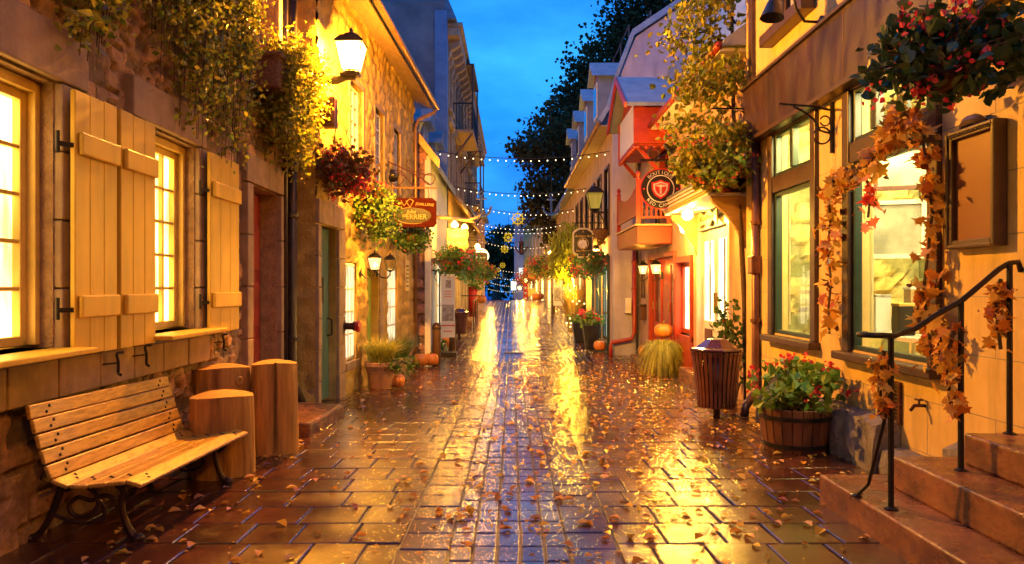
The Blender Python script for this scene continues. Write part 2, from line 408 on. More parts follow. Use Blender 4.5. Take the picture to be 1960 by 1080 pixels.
mk('curtain', (.85,.78,.55), (.75,.66,.42), rough=.8, scale=9, stretch=(1,6,.2), trans=.55)
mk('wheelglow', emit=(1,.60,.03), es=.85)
mk('roomwall', (.80,.72,.42), (.66,.58,.30), rough=.8, scale=3)
mk('roomstone', (.66,.58,.30), (.42,.36,.16), rough=.8, attr=True, scale=6, bump=.6, bscale=20)
mk('mirror', (.82,.82,.8), rough=.08, metal=1, bump=0)
# leaves
G3 = dict(rough=.38, bump=0)
mk('ivy', island=[(.10,.18,.02),(.28,.32,.03),(.46,.38,.04),(.16,.13,.015),(.38,.36,.035)], trans=.45, **G3)
mk('greenleaf', island=[(.035,.10,.018),(.07,.16,.025),(.12,.20,.03),(.05,.11,.02)], trans=.3, **G3)
mk('brightleaf', island=[(.10,.24,.03),(.18,.30,.04),(.24,.32,.05),(.07,.17,.025)], trans=.3, **G3)
mk('basketleaf', island=[(.012,.05,.02),(.03,.085,.03),(.05,.10,.03),(.02,.04,.015)], trans=.18, **G3)
mk('bronzeleaf', island=[(.10,.05,.015),(.16,.10,.02),(.20,.04,.015),(.08,.09,.02)], trans=.3, **G3)
mk('vineleaf', island=[(.18,.27,.025),(.36,.40,.03),(.48,.38,.03),(.12,.20,.02),(.34,.24,.02)], trans=.35, **G3)
mk('treeleaf', island=[(.03,.04,.012),(.055,.06,.018),(.08,.055,.015),(.04,.035,.01)], trans=.15, rough=.75, spec=.15, bump=0)
mk('autumn', island=[(.70,.26,.025),(.78,.44,.05),(.55,.12,.02),(.80,.56,.10),(.40,.10,.02)], trans=.3, rough=.5, bump=0)
mk('fallen', island=[(.62,.24,.02),(.72,.42,.04),(.36,.10,.02),(.78,.54,.06),(.24,.07,.02),(.66,.30,.03)], trans=.15, rough=.28, bump=0)
mk('grassy', island=[(.24,.28,.03),(.42,.40,.06),(.54,.46,.08),(.14,.2,.025)], trans=.3, **G3)
mk('darkgrass', island=[(.04,.10,.02),(.08,.16,.03),(.13,.20,.04)], trans=.25, **G3)
mk('straw', island=[(.50,.38,.14),(.40,.27,.09),(.58,.46,.20)], trans=.25, rough=.6, bump=0)
mk('fern', island=[(.34,.36,.03),(.46,.44,.05),(.24,.28,.025)], trans=.4, **G3)
mk('redflower', island=[(.72,.02,.03),(.80,.05,.05),(.62,.015,.04)], trans=.35, rough=.5, bump=0)
mk('pinkflower', island=[(.80,.06,.10),(.72,.03,.06),(.85,.14,.16)], trans=.35, rough=.5, bump=0)
mk('coralflower', island=[(.80,.12,.05),(.85,.20,.08),(.72,.05,.04)], trans=.35, rough=.5, bump=0)
# light givers
mk('lit_warm', emit=(1,.62,.16), es=8.5)
mk('lit_pale', emit=(1,.84,.52), es=4)
mk('lit_cool', emit=(.92,.96,.82), es=2.6)
mk('lit_door', emit=(1,.76,.34), es=6)
mk('lit_dim', emit=(1,.50,.12), es=1.2)
mk('bulb', emit=(1,.78,.42), es=5)
mk('fairy', emit=(1,.72,.25), es=12)
mk('flame', emit=(1,.60,.15), es=12)
mk('lampglow', emit=(1,.66,.22), es=9)
mk('globe', emit=(1,.80,.42), es=3)

def glassy(name, mixglow=None, tint=(1,1,1)):
    m = bpy.data.materials.new(name); m.use_nodes = True; nt = m.node_tree; N, L = nt.nodes, nt.links; N.clear(); MT[name] = m
    o = N.new('ShaderNodeOutputMaterial'); t = N.new('ShaderNodeBsdfTransparent'); t.inputs[0].default_value = (*tint, 1)
    g = N.new('ShaderNodeBsdfGlossy'); g.inputs['Roughness'].default_value = .02
    lw = N.new('ShaderNodeLayerWeight'); pw = N.new('ShaderNodeMath'); pw.operation = 'POWER'; pw.inputs[1].default_value = 5; L.new(lw.outputs['Facing'], pw.inputs[0])
    fr = N.new('ShaderNodeMath'); fr.operation = 'MULTIPLY_ADD'; fr.inputs[1].default_value = .9; fr.inputs[2].default_value = .04; L.new(pw.outputs[0], fr.inputs[0]); lw.inputs[0].default_value = .5
    x = N.new('ShaderNodeMixShader'); L.new(fr.outputs[0], x.inputs[0]); L.new(t.outputs[0], x.inputs[1]); L.new(g.outputs[0], x.inputs[2])
    s = x.outputs[0]
    if mixglow:
        e = N.new('ShaderNodeEmission'); e.inputs[0].default_value = (*mixglow[:3], 1); e.inputs[1].default_value = mixglow[3]
        y = N.new('ShaderNodeMixShader'); y.inputs[0].default_value = mixglow[4]; L.new(s, y.inputs[1]); L.new(e.outputs[0], y.inputs[2]); s = y.outputs[0]
    L.new(s, o.inputs[0])
glassy('glass')
glassy('lampglass', (1,.62,.18,30,.5))
glassy('sconceglass', (1,.6,.2,5,.3))
glassy('dimglass', (1,.62,.08,.55,.55))

def paving_mat():                                  # wet dark setts: streaked roughness, grain, colour per stone
    m = mk('paving', (.085,.028,.018), (.03,.012,.009), attr=True, scale=5, bump=0); nt = m.node_tree; N, L = nt.nodes, nt.links
    b = [n for n in N if n.type == 'BSDF_PRINCIPLED'][0]; b.inputs['Specular IOR Level'].default_value = .5; b.inputs['IOR'].default_value = 1.95; b.inputs['Coat Weight'].default_value = .5; b.inputs['Coat Roughness'].default_value = .10; b.inputs['Coat IOR'].default_value = 1.45
    tc = N.new('ShaderNodeTexCoord')
    def nz(sc, st=(1,1,1), d=5, r=.6):
        mp = N.new('ShaderNodeMapping'); mp.inputs['Scale'].default_value = st; L.new(tc.outputs['Object'], mp.inputs[0])
        n = N.new('ShaderNodeTexNoise'); n.inputs['Scale'].default_value = sc; n.inputs['Detail'].default_value = d; n.inputs['Roughness'].default_value = r
        L.new(mp.outputs[0], n.inputs['Vector']); return n.outputs[0]
    r = N.new('ShaderNodeMapRange'); L.new(nz(1.6, d=6), r.inputs[0])
    for i, x in enumerate((.38,.66,.05,.27)): r.inputs[i+1].default_value = x
    L.new(r.outputs[0], b.inputs['Roughness'])
    r2 = N.new('ShaderNodeMapRange'); L.new(nz(1.1, d=7, r=.66), r2.inputs[0])
    for i, x in enumerate((.40,.60,.9,.0)): r2.inputs[i+1].default_value = x
    L.new(r2.outputs[0], b.inputs['Coat Weight'])
    b1 = N.new('ShaderNodeBump'); b1.inputs['Strength'].default_value = .26; b1.inputs['Distance'].default_value = .010; L.new(nz(26, (1,.55,1), 6, .62), b1.inputs['Height'])
    b2 = N.new('ShaderNodeBump'); b2.inputs['Strength'].default_value = .42; b2.inputs['Distance'].default_value = .004; L.new(nz(85, d=4), b2.inputs['Height'])
    L.new(b1.outputs[0], b2.inputs['Normal']); L.new(b2.outputs[0], b.inputs['Normal']); L.new(b2.outputs[0], b.inputs['Coat Normal'])
paving_mat()
mk('bed', (.035,.022,.018), (.02,.013,.012), rough=.22, rough2=.5, scale=8, bump=.5, bscale=60)
mk('earth', (.06,.055,.045), (.04,.04,.03), rough=.9, scale=1)
# ================================================================ camera, sky, ground
cam = bpy.data.cameras.new('camera'); co = bpy.data.objects.new('camera', cam); COL.objects.link(co)
cam.sensor_width = 36; cam.lens = F/1960*36; cam.shift_y = 9/1960; co.location = (0,0,EYE); co.rotation_euler = (math.pi/2,0,0); cam.clip_end = 2000; cam.clip_start = .05
SC.camera = co
SC.view_settings.view_transform = 'Standard'; SC.view_settings.look = 'None'; SC.view_settings.gamma = 1; SC.view_settings.exposure = 0
cy = SC.cycles; cy.use_denoising = True; cy.max_bounces = 6; cy.diffuse_bounces = 2; cy.glossy_bounces = 4; cy.transmission_bounces = 4; cy.transparent_max_bounces = 12
cy.caustics_reflective = False; cy.caustics_refractive = False; cy.sample_clamp_indirect = 6; cy.use_light_tree = True
w = bpy.data.worlds.new('World'); SC.world = w; w.use_nodes = True; nt = w.node_tree; N, L = nt.nodes, nt.links; N.clear()
wo = N.new('ShaderNodeOutputWorld'); bg = N.new('ShaderNodeBackground'); L.new(bg.outputs[0], wo.inputs[0])
sk = N.new('ShaderNodeTexSky'); sk.sky_type = 'NISHITA'; sk.sun_disc = False; sk.sun_elevation = math.radians(1.0); sk.sun_rotation = math.radians(200); sk.ozone_density = 6
tc = N.new('ShaderNodeTexCoord'); sx = N.new('ShaderNodeSeparateXYZ'); L.new(tc.outputs['Generated'], sx.inputs[0])
rp = N.new('ShaderNodeValToRGB'); L.new(sx.outputs[2], rp.inputs[0]); el = rp.color_ramp.elements
el[0].position = -.02; el[0].color = (.004,.03,.30,1); el[1].position = 1; el[1].color = (.006,.08,.42,1)
for p, c in ((.10,(.008,.11,.62,1)), (.24,(.014,.24,.86,1)), (.36,(.014,.21,.80,1))):
    e = el.new(p); e.color = c
mp = N.new('ShaderNodeMapping'); mp.inputs['Scale'].default_value = (1.2,1.2,3.2); mp.inputs['Rotation'].default_value = (0,.5,0); L.new(tc.outputs['Generated'], mp.inputs[0])
nz = N.new('ShaderNodeTexNoise'); nz.inputs['Scale'].default_value = 2.6; nz.inputs['Detail'].default_value = 7; nz.inputs['Roughness'].default_value = .55; L.new(mp.outputs[0], nz.inputs['Vector'])
mr = N.new('ShaderNodeMapRange'); L.new(nz.outputs[0], mr.inputs[0])
for i, x in enumerate((.42,.72,0,.75)): mr.inputs[i+1].default_value = x
mx = N.new('ShaderNodeMix'); mx.data_type = 'RGBA'; L.new(mr.outputs[0], mx.inputs[0]); L.new(rp.outputs[0], mx.inputs[6]); mx.inputs[7].default_value = (.05,.46,1,1)
sc_ = N.new('ShaderNodeVectorMath'); sc_.operation = 'SCALE'; L.new(sk.outputs[0], sc_.inputs[0]); sc_.inputs['Scale'].default_value = .004
ad = N.new('ShaderNodeVectorMath'); ad.operation = 'ADD'; L.new(mx.outputs[2], ad.inputs[0]); L.new(sc_.outputs[0], ad.inputs[1])
L.new(ad.outputs[0], bg.inputs[0]); bg.inputs[1].default_value = 1.6
sl = bpy.data.lights.new('sun', 'SUN'); sl.energy = .04; sl.angle = math.radians(20); sl.color = (.35,.5,1); so = bpy.data.objects.new('sun', sl); COL.objects.link(so); so.rotation_euler = (math.radians(50),0,math.radians(20))
LF = 8.0
def lamp(name, loc, e, col=(1,.56,.16), r=.05, par=None):
    l = bpy.data.lights.new(name, 'POINT'); l.energy = e*LF; l.color = (col[0], col[1]*.74, col[2]*.20); l.shadow_soft_size = r; o = bpy.data.objects.new(name, l); COL.objects.link(o); o.location = loc
    if par is not None: o.parent = par; o.location = V(loc)-OFF.get(par.name, V((0,0,0)))
    return o
def area(name, loc, rot, sx, sy, e, col):
    l = bpy.data.lights.new(name, 'AREA'); l.shape = 'RECTANGLE'; l.size = sx; l.size_y = sy; l.energy = e*LF; l.color = col
    o = bpy.data.objects.new(name, l); COL.objects.link(o); o.location = loc; o.rotation_euler = rot; return o

# street bed, wide ground
ys = [-12,-6,0,4,8,12,16,17.3,17.8,18.3,18.8,19.3,22,30,40,50,50.5,51,51.5,52,60,80,110,160,400]
mb = MB(); xs = [-200,-7,7,200]
for y in ys:
    for x in xs: mb.v.append((x, y, zg(y)-.014))
n = len(xs)
for i in range(len(ys)-1):
    for j in range(n-1): mb.f.append([i*n+j, i*n+j+1, (i+1)*n+j+1, (i+1)*n+j])
mb.build('ground', 'bed', kind='structure')

# paving: every slab modelled with its worn edge and its own slight tilt
rng = np.random.default_rng(3); pv = []; pf = []; pc = []
def slab(x0, x1, y0, y1, tint):
    g = .004; b = .006; t = rng.normal(size=2)*.0045; h = rng.normal()*.0015; cx, cy_ = (x0+x1)/2, (y0+y1)/2
    zz = lambda x, y, e: zg(y)+h-e+t[0]*(x-cx)+t[1]*(y-cy_)
    x0 += g; x1 -= g; y0 += g; y1 -= g; o = len(pv)
    j = rng.normal(size=8)*.003
    for e, i in ((.015,0),(.004,b*.5),(0,b*1.6)):
        for k, (x, y) in enumerate(((x0+i+j[0],y0+i+j[1]),(x1-i+j[2],y0+i+j[3]),(x1-i+j[4],y1-i+j[5]),(x0+i+j[6],y1-i+j[7]))): pv.append((x, y, zz(x,y,e))); pc.append(tint)
    for l in (0,4):
        for k in range(4): pf.append([o+l+k, o+l+(k+1) % 4, o+l+4+(k+1) % 4, o+l+4+k])
    pf.append([o+8,o+9,o+10,o+11])
def tint():
    a = .75+.5*rng.random(); k = rng.random(); return (a*(1.05+.15*k), a*(.95+.1*k), a*(.95-.05*k))
XC = [-.37,-.23,-.09,.05,.19,.33]                  # the narrow centre columns
def street(y0, y1, yel, fn):
    y = y0; r = 0
    while y < y1:
        fn(y, r); y += yel; r += 1
def outer(y, r):
    d = .40
    for side in (-1, 1):
        x = .33+.30 if side > 0 else .37+.30; lim = 3.35+(.0 if y < 12 else 0); x += 0
        k = 0; first = True
        while x < lim:
            wd = .36+.05*((r*7+k*3) % 5-2)*.4
            if first: wd *= .55+.45*((r % 3)/2); first = False
            x2 = min(x+wd, lim+.3); a, b = sorted((side*x, side*x2)); slab(a, b, y, y+d, tint()); x = x2; k += 1
def centre(y, r):
    for a, b in zip(XC, XC[1:]): slab(a, b, y, y+.25, tint())
def edge(y, r):
    slab(-.67,-.37, y, y+.30, tint()); slab(.33,.63, y, y+.30, tint())
street(1.6, 17.3, .40, outer); street(1.6, 17.4, .25, centre); street(1.6, 17.4, .30, edge)
def gutter(y, r):                                  # band of long narrow setts crossing the street
    for k in range(46):
        x = -3.2+k*.15; slab(x, x+.15, y, y+.66, tint())
street(17.42, 19.4, .66, gutter)
def rise(y, r):
    for k in range(34):
        x = -3.0+k*.19; slab(x, x+.19, y, y+.34, tint())
street(19.42, 54, .34, rise)
mb = MB(); mb.v = pv; mb.f = pf; mb.c = np.array(pc); mb.build('street_paving', 'paving', kind='structure')

# fallen leaves, thickest along the right half
pts = []
for k in range(3500):
    y = 2.6+15*rng.random()**1.15 if k % 3 else 6+30*rng.random()
    x = rng.normal(.75, 1.05) if rng.random() < .62 else rng.uniform(-2.4, 2.9)
    if y > 7 and rng.random() < .35: x = rng.uniform(.8, 2.9)
    if rng.random() < .16: x = rng.choice([rng.normal(2.75,.16), rng.normal(-2.25,.18)])
    if -2.6 < x < 3.05: pts.append((x, y, zg(y)+.012))
mb = leaves(pts, .056, 'leaf', w=.36, bias=(0,0,0), flat=.86, jit=.75, fold=.22)
m2 = leaves(pts[::14], .068, 'maple', bias=(0,0,0), flat=.85, jit=.4)
o_ = len(mb.v); mb.v += m2.v; mb.f += [[i+o_ for i in f] for f in m2.f]
mb.build('fallen_leaves', 'fallen', kind='stuff')
# ================================================================ helpers for buildings
def window(par, pl, y0, y1, z0, z1, rows, cols, rec, matf, matp, fw=.055, bw=.022, name='window', transom=None, label=None, lit=True):
    f = MB(); d0, d1 = -rec-.03, -rec+.025
    f.pbox(pl, y0, y0+fw, z0, z1, d0, d1); f.pbox(pl, y1-fw, y1, z0, z1, d0, d1)
    f.pbox(pl, y0+fw, y1-fw, z0, z0+fw, d0, d1); f.pbox(pl, y0+fw, y1-fw, z1-fw, z1, d0, d1)
    a, b, c, d = y0+fw, y1-fw, z0+fw, z1-fw
    for i in range(1, cols):
        y = a+(b-a)*i/cols; k = bw*(1.6 if cols % 2 == 0 and i == cols//2 else 1); f.pbox(pl, y-k/2, y+k/2, c, d, d0+.008, d1-.006)
    for j in range(1, rows):
        z = c+(d-c)*j/rows; f.pbox(pl, a, b, z-bw/2, z+bw/2, d0+.006, d1-.010)
    if transom: f.pbox(pl, a, b, transom-.04, transom+.04, d0+.002, d1+.004)
    w = f.build(name, matf, par, bev=.004, seg=1)
    if label: w['label'] = label
    MB().pbox(pl, a-.01, b+.01, c-.01, d+.01, d0-.012, d0+.002).build('pane', matp, w)
    return w
def downpipe(name, pts, r, mat, label, brackets=()):
    t = thing(name, label, 'downpipe', V(pts[-1]))
    MB().tube(pts, r, 10).build('pipe', mat, t, smooth=True)
    for p in brackets: MB().lathe([(r*1.0,-.03),(r*1.35,-.025),(r*1.35,.025),(r*1.0,.03)], p, 12).build('collar', mat, t)
    return t
def noise_tint(A, Z, base, cid, e, s):             # colour per stone, mortar in the joints
    k = .5+.95*cid; st = np.stack([k*base[0]*(1+.25*(cid-.5)), k*base[1], k*base[2]*(1-.25*(cid-.5))], -1)
    m = sst(e, .02, .09)[..., None]; return st*m+np.array([.95,.88,.78])*(1-m)*.55

# ================================================================ stone house on the left
W1 = Plane(-2.86, -.0164, 1)
def surf1(A, Z):
    e, c = rubble(A, Z, .34, .17, 3); e2, c2 = rubble(A+.3, Z, .15, .09, 8); k = (vn(A*1.1, Z*1.3, 21) > .56)
    e = np.where(k, e2*.9, e); c = np.where(k, c2, c)
    d = sst(e, .0, .09)*(.022+.045*c)+.026*(fbm(A*9, Z*9, 2)-.5)+.05*(fbm(A*1.6, Z*1.6, 4)-.5)
    return d-.055, noise_tint(A, Z, (1,.95,.9), c, e, 1)
h1 = thing('stone_house', 'rubble stone house with cream shutters and a recessed red door along the left side', 'house', W1.pt(9.9,0))
holes = [(3.45,4.68,1.06,2.75,.24), (5.80,6.84,1.06,2.75,.24), (8.32,9.36,-.25,2.62,.27), (8.45,9.3,4.15,6.1,.3)]
wall(W1, 1.2, 10.0, -.5, 7.0, holes, .032, surf1, body=0).build('wall', 'rubble', h1, smooth=False)
MB().pbox(W1, 1.2, 10.0, -.5, 7.0, -6, -.36).build('body', 'greystone', h1)
MB().pbox(W1, -22, 1.19, -.5, 11.0, -6, -.02).build('sky_block_wing', 'rubble', h1)  # unseen wing added behind the camera to keep out sky light
r_ = MB(); r_.prism([(.45,6.95),(.45,7.08),(-3,9.6),(-6.4,7.08),(-6.4,6.95)], W1.pt(1.0,0), W1.n, (0,0,1), W1.u*9.0); r_.build('roof', 'slate', h1)
cb = MB()
def blocks(mb, pl, y0, y1, z0, z1, n, d, gap=.008, dd=.0, vert=True):
    for i in range(n):
        if vert: a = z0+(z1-z0)*i/n; b = z0+(z1-z0)*(i+1)/n; mb.pbox(pl, y0, y1, a+gap/2, b-gap/2, dd, d+.008*RN.random())
        else: a = y0+(y1-y0)*i/n; b = y0+(y1-y0)*(i+1)/n; mb.pbox(pl, a+gap/2, b-gap/2, z0, z1, dd, d+.008*RN.random())
m = MB(); blocks(m, W1, 3.2, 5.0, 2.77, 3.12, 2, .05, vert=False, dd=-.3); m.build('lintel', 'ashlar', h1, bev=.012)
m = MB(); blocks(m, W1, 5.6, 7.02, 2.77, 3.08, 2, .05, vert=False, dd=-.3); m.build('lintel', 'ashlar', h1, bev=.012)
m = MB(); blocks(m, W1, 8.1, 9.62, 2.63, 2.95, 2, .06, vert=False, dd=-.45); m.build('lintel', 'ashlar', h1, bev=.012)
m = MB(); blocks(m, W1, 3.2, 7.1, .74, .99, 8, .045, vert=False, dd=-.1); m.build('sill_course', 'ashlar', h1, bev=.012)
for (a, b, z1, n) in ((4.69,4.86,2.76,4), (6.85,7.02,2.76,4), (5.66,5.79,2.76,4)):
    m = MB(); blocks(m, W1, a, b, 1.0, z1, n, .05, dd=-.2); m.build('stone_jamb', 'ashlar', h1, bev=.012)
for (a, b) in ((8.12,8.31), (9.37,9.60)):
    m = MB(); blocks(m, W1, a, b, -.3, 2.62, 5, .06, dd=-.18); m.build('stone_jamb', 'ashlar', h1, bev=.012)
for (a, b, lab) in ((3.45,4.68,0), (5.80,6.84,0)):
    # timber casing inside the stone reveal, then the sash
    m = MB(); m.pbox(W1, b-.05, b-.003, 1.08, 2.74, -.23, -.08); m.pbox(W1, a+.003, a+.05, 1.08, 2.74, -.23, -.08); m.pbox(W1, a+.05, b-.05, 2.68, 2.745, -.23, -.08)
    m.build('window_casing', 'creamtrim', h1, bev=.006)
    window(h1, W1, a+.05, b-.05, 1.08, 2.68, 5, 4 if lab == 0 and b < 5 else 4, .16, 'creamtrim', 'lit_warm', fw=.06, bw=.026)
for (a, b) in ((3.3,4.72), (5.78,6.97)):
    m = MB(); m.pbox(W1, a, b, 1.025, 1.06, -.3, .27); m.build('window_sill', 'cream', h1, bev=.008)
    m = MB(); m.pbox(W1, a+.1, b-.2, .985, 1.02, -.05, .06); m.build('sill_ledge', 'frame_dark', h1)
def shutter(y0, y1, lab):
    m = MB(); n = 3; z0, z1 = 1.0, 2.735
    for i in range(n):
        a = y0+(y1-y0)*i/n; b = y0+(y1-y0)*(i+1)/n; m.pbox(W1, a+.0015, b-.0015, z0+.006*RN.random(), z1-.012*RN.random(), .095, .128)
    s = m.build('shutter', 'cream', h1, bev=.005, seg=1); s['label'] = lab
    for z in (1.32, 2.38):
        b = MB(); b.pbox(W1, y0+.03, y1-.012, z-.075, z+.075, .129, .162); b.build('batten', 'cream', s, bev=.012)
        g = MB(); g.bar(W1.pt(y0-.07,z-.02,.06), W1.pt(y0+.02,z-.02,.12), .02, .03); g.tube([W1.pt(y0-.07,z-.08,.06), W1.pt(y0-.07,z+.06,.06)], .012, 8); g.build('hinge', 'iron', s)
shutter(4.70, 5.22, 'cream shutter right of the nearest window'); shutter(5.27, 5.80, 'cream shutter left of the second window'); shutter(6.90, 7.66, 'cream shutter beside the red doorway')
for y, z in ((5.28,.90), (5.70,.92), (7.3,.90)):
    d = MB(); d.bar(W1.pt(y-.10,z,.05), W1.pt(y,z,.10), .012, .012); d.tube(crv([W1.pt(y+.02,z+.075,.13), W1.pt(y-.01,z+.065,.10), W1.pt(y,z,.105), W1.pt(y+.01,z-.07,.10), W1.pt(y-.02,z-.085,.13)], 4), .011, 8); d.build('shutter_hook', 'iron', h1)
m = MB(); m.pbox(W1, 8.34, 9.35, -.1, 2.6, -.26, -.20)
for z in (.25,.95,1.65): m.pbox(W1, 8.47, 9.24, z, z+.55, -.20, -.175)
dr = m.build('door', 'reddoor', h1, bev=.01); dr['label'] = 'dark red panelled door'
MB().lathe([(.012,0),(.03,.02),(.03,.045),(.01,.06)], W1.pt(8.45,.95,-.17), 12).build('door_knob', 'brass', dr)
window(h1, W1, 8.5, 9.26, 4.2, 6.0, 5, 3, .2, 'creamtrim', 'duskglass', fw=.07)
m = MB(); m.pbox(W1, 8.3, 8.44, 4.1, 6.3, -.28, .05); m.pbox(W1, 9.31, 9.46, 4.1, 6.3, -.28, .05); m.build('stone_jamb', 'ashlar', h1, bev=.012)
m = MB(); m.hexa([(-2.95,7.9,-.3),(-2.18,7.9,-.3),(-2.10,9.3,-.3),(-2.95,9.3,-.3)], [(-2.95,7.9,.0),(-2.18,7.9,-.02),(-2.13,9.25,-.03),(-2.95,9.3,.0)])
tag(m.build('doorstep', 'stepstone', None, bev=.03, seg=3), 'worn grey stone doorstep below the red door behind the tall log', 'step')
downpipe('downpipe', [W1.pt(9.72,6.9,.1), W1.pt(9.72,.2,.1), W1.pt(9.74,-.1,.22)], .062, 'darkpipe', 'thick dark downpipe in the corner between the stone house and the ochre house', [W1.pt(9.72,z,.1) for z in (.35,.75,2.4,4.2)])
downpipe('downpipe', [W1.pt(9.5,6.9,.07), W1.pt(9.5,-.15,.07)], .032, 'darkpipe', 'thin dark pipe running down the stone house beside the thick downpipe')

# ================================================================ ochre stucco house
W2 = Plane(-3.03, .035, 1)
def surf2(A, Z):
    d = .07*(fbm(A*2.2, Z*2.6, 6)-.5)+.05*(fbm(A*7, Z*7, 7)-.5)+.03*(fbm(A*18, Z*14, 17, 3)-.5); k = .85+.4*fbm(A*1.5, Z*1.2, 31); k = np.clip(k, .6, 1.2)
    e, c = rubble(A, Z, .45, .28, 13); d += .035*sst(e, 0, .35)
    return d, np.stack([k,k,k], -1)
h2 = thing('ochre_house', 'ochre rough plastered house with overhanging eave behind the street lantern', 'house', W2.pt(13,0))
holes = [(10.14,10.98,-.3,2.32,.15), (11.42,12.22,.26,1.84,.12), (13.0,13.9,-.3,1.78,.2), (14.75,15.75,.2,1.85,.12)]
up = [(11.75,12.6,3.15,4.8), (13.55,14.35,3.15,4.8), (15.3,16.05,3.15,4.8)]
holes += [u+(.14,) for u in up]
wall(W2, 10.0, 17.75, -.7, 6.0, holes, .05, surf2, body=0).build('wall', 'ochre', h2, smooth=True)
m = MB(); m.pbox(W2, 10.02, 17.7, -.7, 6.0, -6, -.36); m.build('body', 'ochre', h2)
e = wall(Plane(10.0, 0, 1), -3.6, W2.pt(10,0).x, -.7, 6.0, (), .06, lambda A, Z: surf2(A+2, Z), body=0)
e.v = [(y, x-.0-2*(x-10.0), z) for x, y, z in e.v]; e.build('end_wall', 'ochre', h2, smooth=True)
e = MB(); e.add([W2.pt(17.75,-.7), W2.pt(17.75,6.0), W2.pt(17.75,6.0,-.4), W2.pt(17.75,-.7,-.4)], [(0,1,2,3)]); e.build('end_wall', 'ochre', h2)
r_ = MB(); r_.prism([(.50,5.85),(.52,5.95),(-3,9.4),(-6.5,5.95),(-6.5,5.85),(-3,9.1)], W2.pt(9.6,0), W2.n, (0,0,1), W2.u*8.5); r_.build('roof', 'slate', h2)
r_ = MB(); r_.prism([(-.02,6.02),(.46,5.80),(.46,5.84),(-.02,6.08)], W2.pt(9.62,0), W2.n, (0,0,1), W2.u*8.4); r_.build('eave_soffit', 'soffit', h2)
m = MB(); m.tube([W2.pt(9.5,5.86,.56), W2.pt(18.1,5.86,.56)], .055, 8); m.tube([W2.pt(18.0,5.86,.56), W2.pt(17.95,5.72,.5), W2.pt(17.75,5.5,.14), W2.pt(17.68,5.3,.08), W2.pt(17.68,-.2,.08)], .045, 8); m.build('gutter', 'copperpipe', h2, smooth=True)
for y in (11.5, 14.2):                             # roof dormers above the eave
    d = MB(); d.pbox(W2, y-.45, y+.45, 6.35, 7.3, -1.6, -.15); dm = d.build('dormer', 'bluegrey', h2)
    d = MB(); d.prism([(-.6,7.3),(0,7.75),(.6,7.3)], W2.pt(y,0,-1.8), W2.u, (0,0,1), W2.n*1.8); d.build('dormer_roof', 'slate', dm)
for a, b, c, d in up:
    window(h2, W2, a+.02, b-.02, c+.02, d-.02, 6, 3, .08, 'whitepaint', 'duskglass', fw=.05, bw=.026)
    m = MB(); m.pbox(W2, a-.09, a, c-.06, d+.1, -.08, .035); m.pbox(W2, b, b+.09, c-.06, d+.1, -.08, .035); m.pbox(W2, a, b, d, d+.1, -.08, .035); m.build('window_surround', 'ashlar', h2, bev=.01)
m = MB(); blocks(m, W2, 10.99, 11.36, -.3, 2.31, 6, .05, dd=-.13); m.build('stone_jamb', 'ashlar', h2, bev=.012)
m = MB(); blocks(m, W2, 10.0, 10.13, -.3, 2.31, 6, .04, dd=-.13); m.build('stone_jamb', 'ashlar', h2, bev=.012)
m = MB(); blocks(m, W2, 10.0, 11.36, 2.33, 2.66, 2, .05, vert=False, dd=-.25); m.build('lintel', 'ashlar', h2, bev=.012)
m = MB()
for i in range(6): m.pbox(W2, 10.16+.135*i, 10.16+.135*(i+1)-.008, -.2, 2.30, -.145, -.10)
d = m.build('door', 'tealdoor', h2, bev=.006, seg=1); d['label'] = 'teal plank door'
m = MB(); m.pbox(W2, 10.4, 10.62, 1.2, 1.6, -.099, -.08)
for i in range(4): m.pbox(W2, 10.43+.045*i, 10.45+.045*i, 1.22, 1.58, -.08, -.065)
m.build('door_grille', 'iron', d); MB().tube([W2.pt(10.88,.98,-.10), W2.pt(10.88,.96,-.03), W2.pt(10.88,.74,-.03), W2.pt(10.88,.72,-.10)], .014, 8).build('door_handle', 'iron', d)
m = MB(); m.pbox(W2, 11.4, 12.26, .12, .25, -.1, .06); m.build('window_sill', 'ashlar', h2, bev=.012)
window(h2, W2, 11.43, 12.21, .27, 1.83, 4, 4, .05, 'whitepaint', 'lit_pale', fw=.045, bw=.03)
window(h2, W2, 14.77, 15.73, .22, 1.84, 4, 4, .05, 'whitepaint', 'lit_pale', fw=.045, bw=.03)
m = MB(); m.pbox(W2, 13.02, 13.88, -.25, 1.76, -.19, -.13)
for i in range(5): m.pbox(W2, 13.1+.15*i, 13.2+.15*i, -.1, 1.66, -.13, -.112)
d = m.build('door', 'lime', h2, bev=.005, seg=1); d['label'] = 'lime green boarded door'
m = MB(); blocks(m, W2, 13.91, 14.2, -.3, 1.78, 5, .04, dd=-.18); m.build('stone_jamb', 'ashlar', h2, bev=.012)
# things fixed to the ochre house
t = thing('wall_standpipe', 'red-brown fire inlet pipe sticking out of the ochre house beside the teal door', 'standpipe', W2.pt(11.3,.84))
p0 = W2.pt(11.3,.84,.02); n_ = W2.n; rot = n_.to_track_quat('Z','Y').to_matrix()
MB().lathe([(.10,0),(.10,.03),(.055,.035),(.055,.16),(.075,.165),(.075,.2)], p0, 16, tilt=rot).build('pipe', 'rust', t, smooth=False)
MB().lathe([(.085,.2),(.09,.21),(.09,.26),(.06,.275)], p0, 8, tilt=rot).build('cap', 'redsign', t)
t = thing('vent_box', 'square brown louvred wooden box on the ochre house under the street lantern', 'vent box', W2.pt(10.06,3.8))
m = MB(); x0 = -2.68
m.box(x0, x0+.30, 9.80, 9.99, 3.60, 4.00); b_ = m.build('box', 'signwood', t, bev=.01)
m = MB()
for k in range(3): m.box(x0+.02, x0+.28, 9.775, 9.799, 3.64+.12*k, 3.735+.12*k)
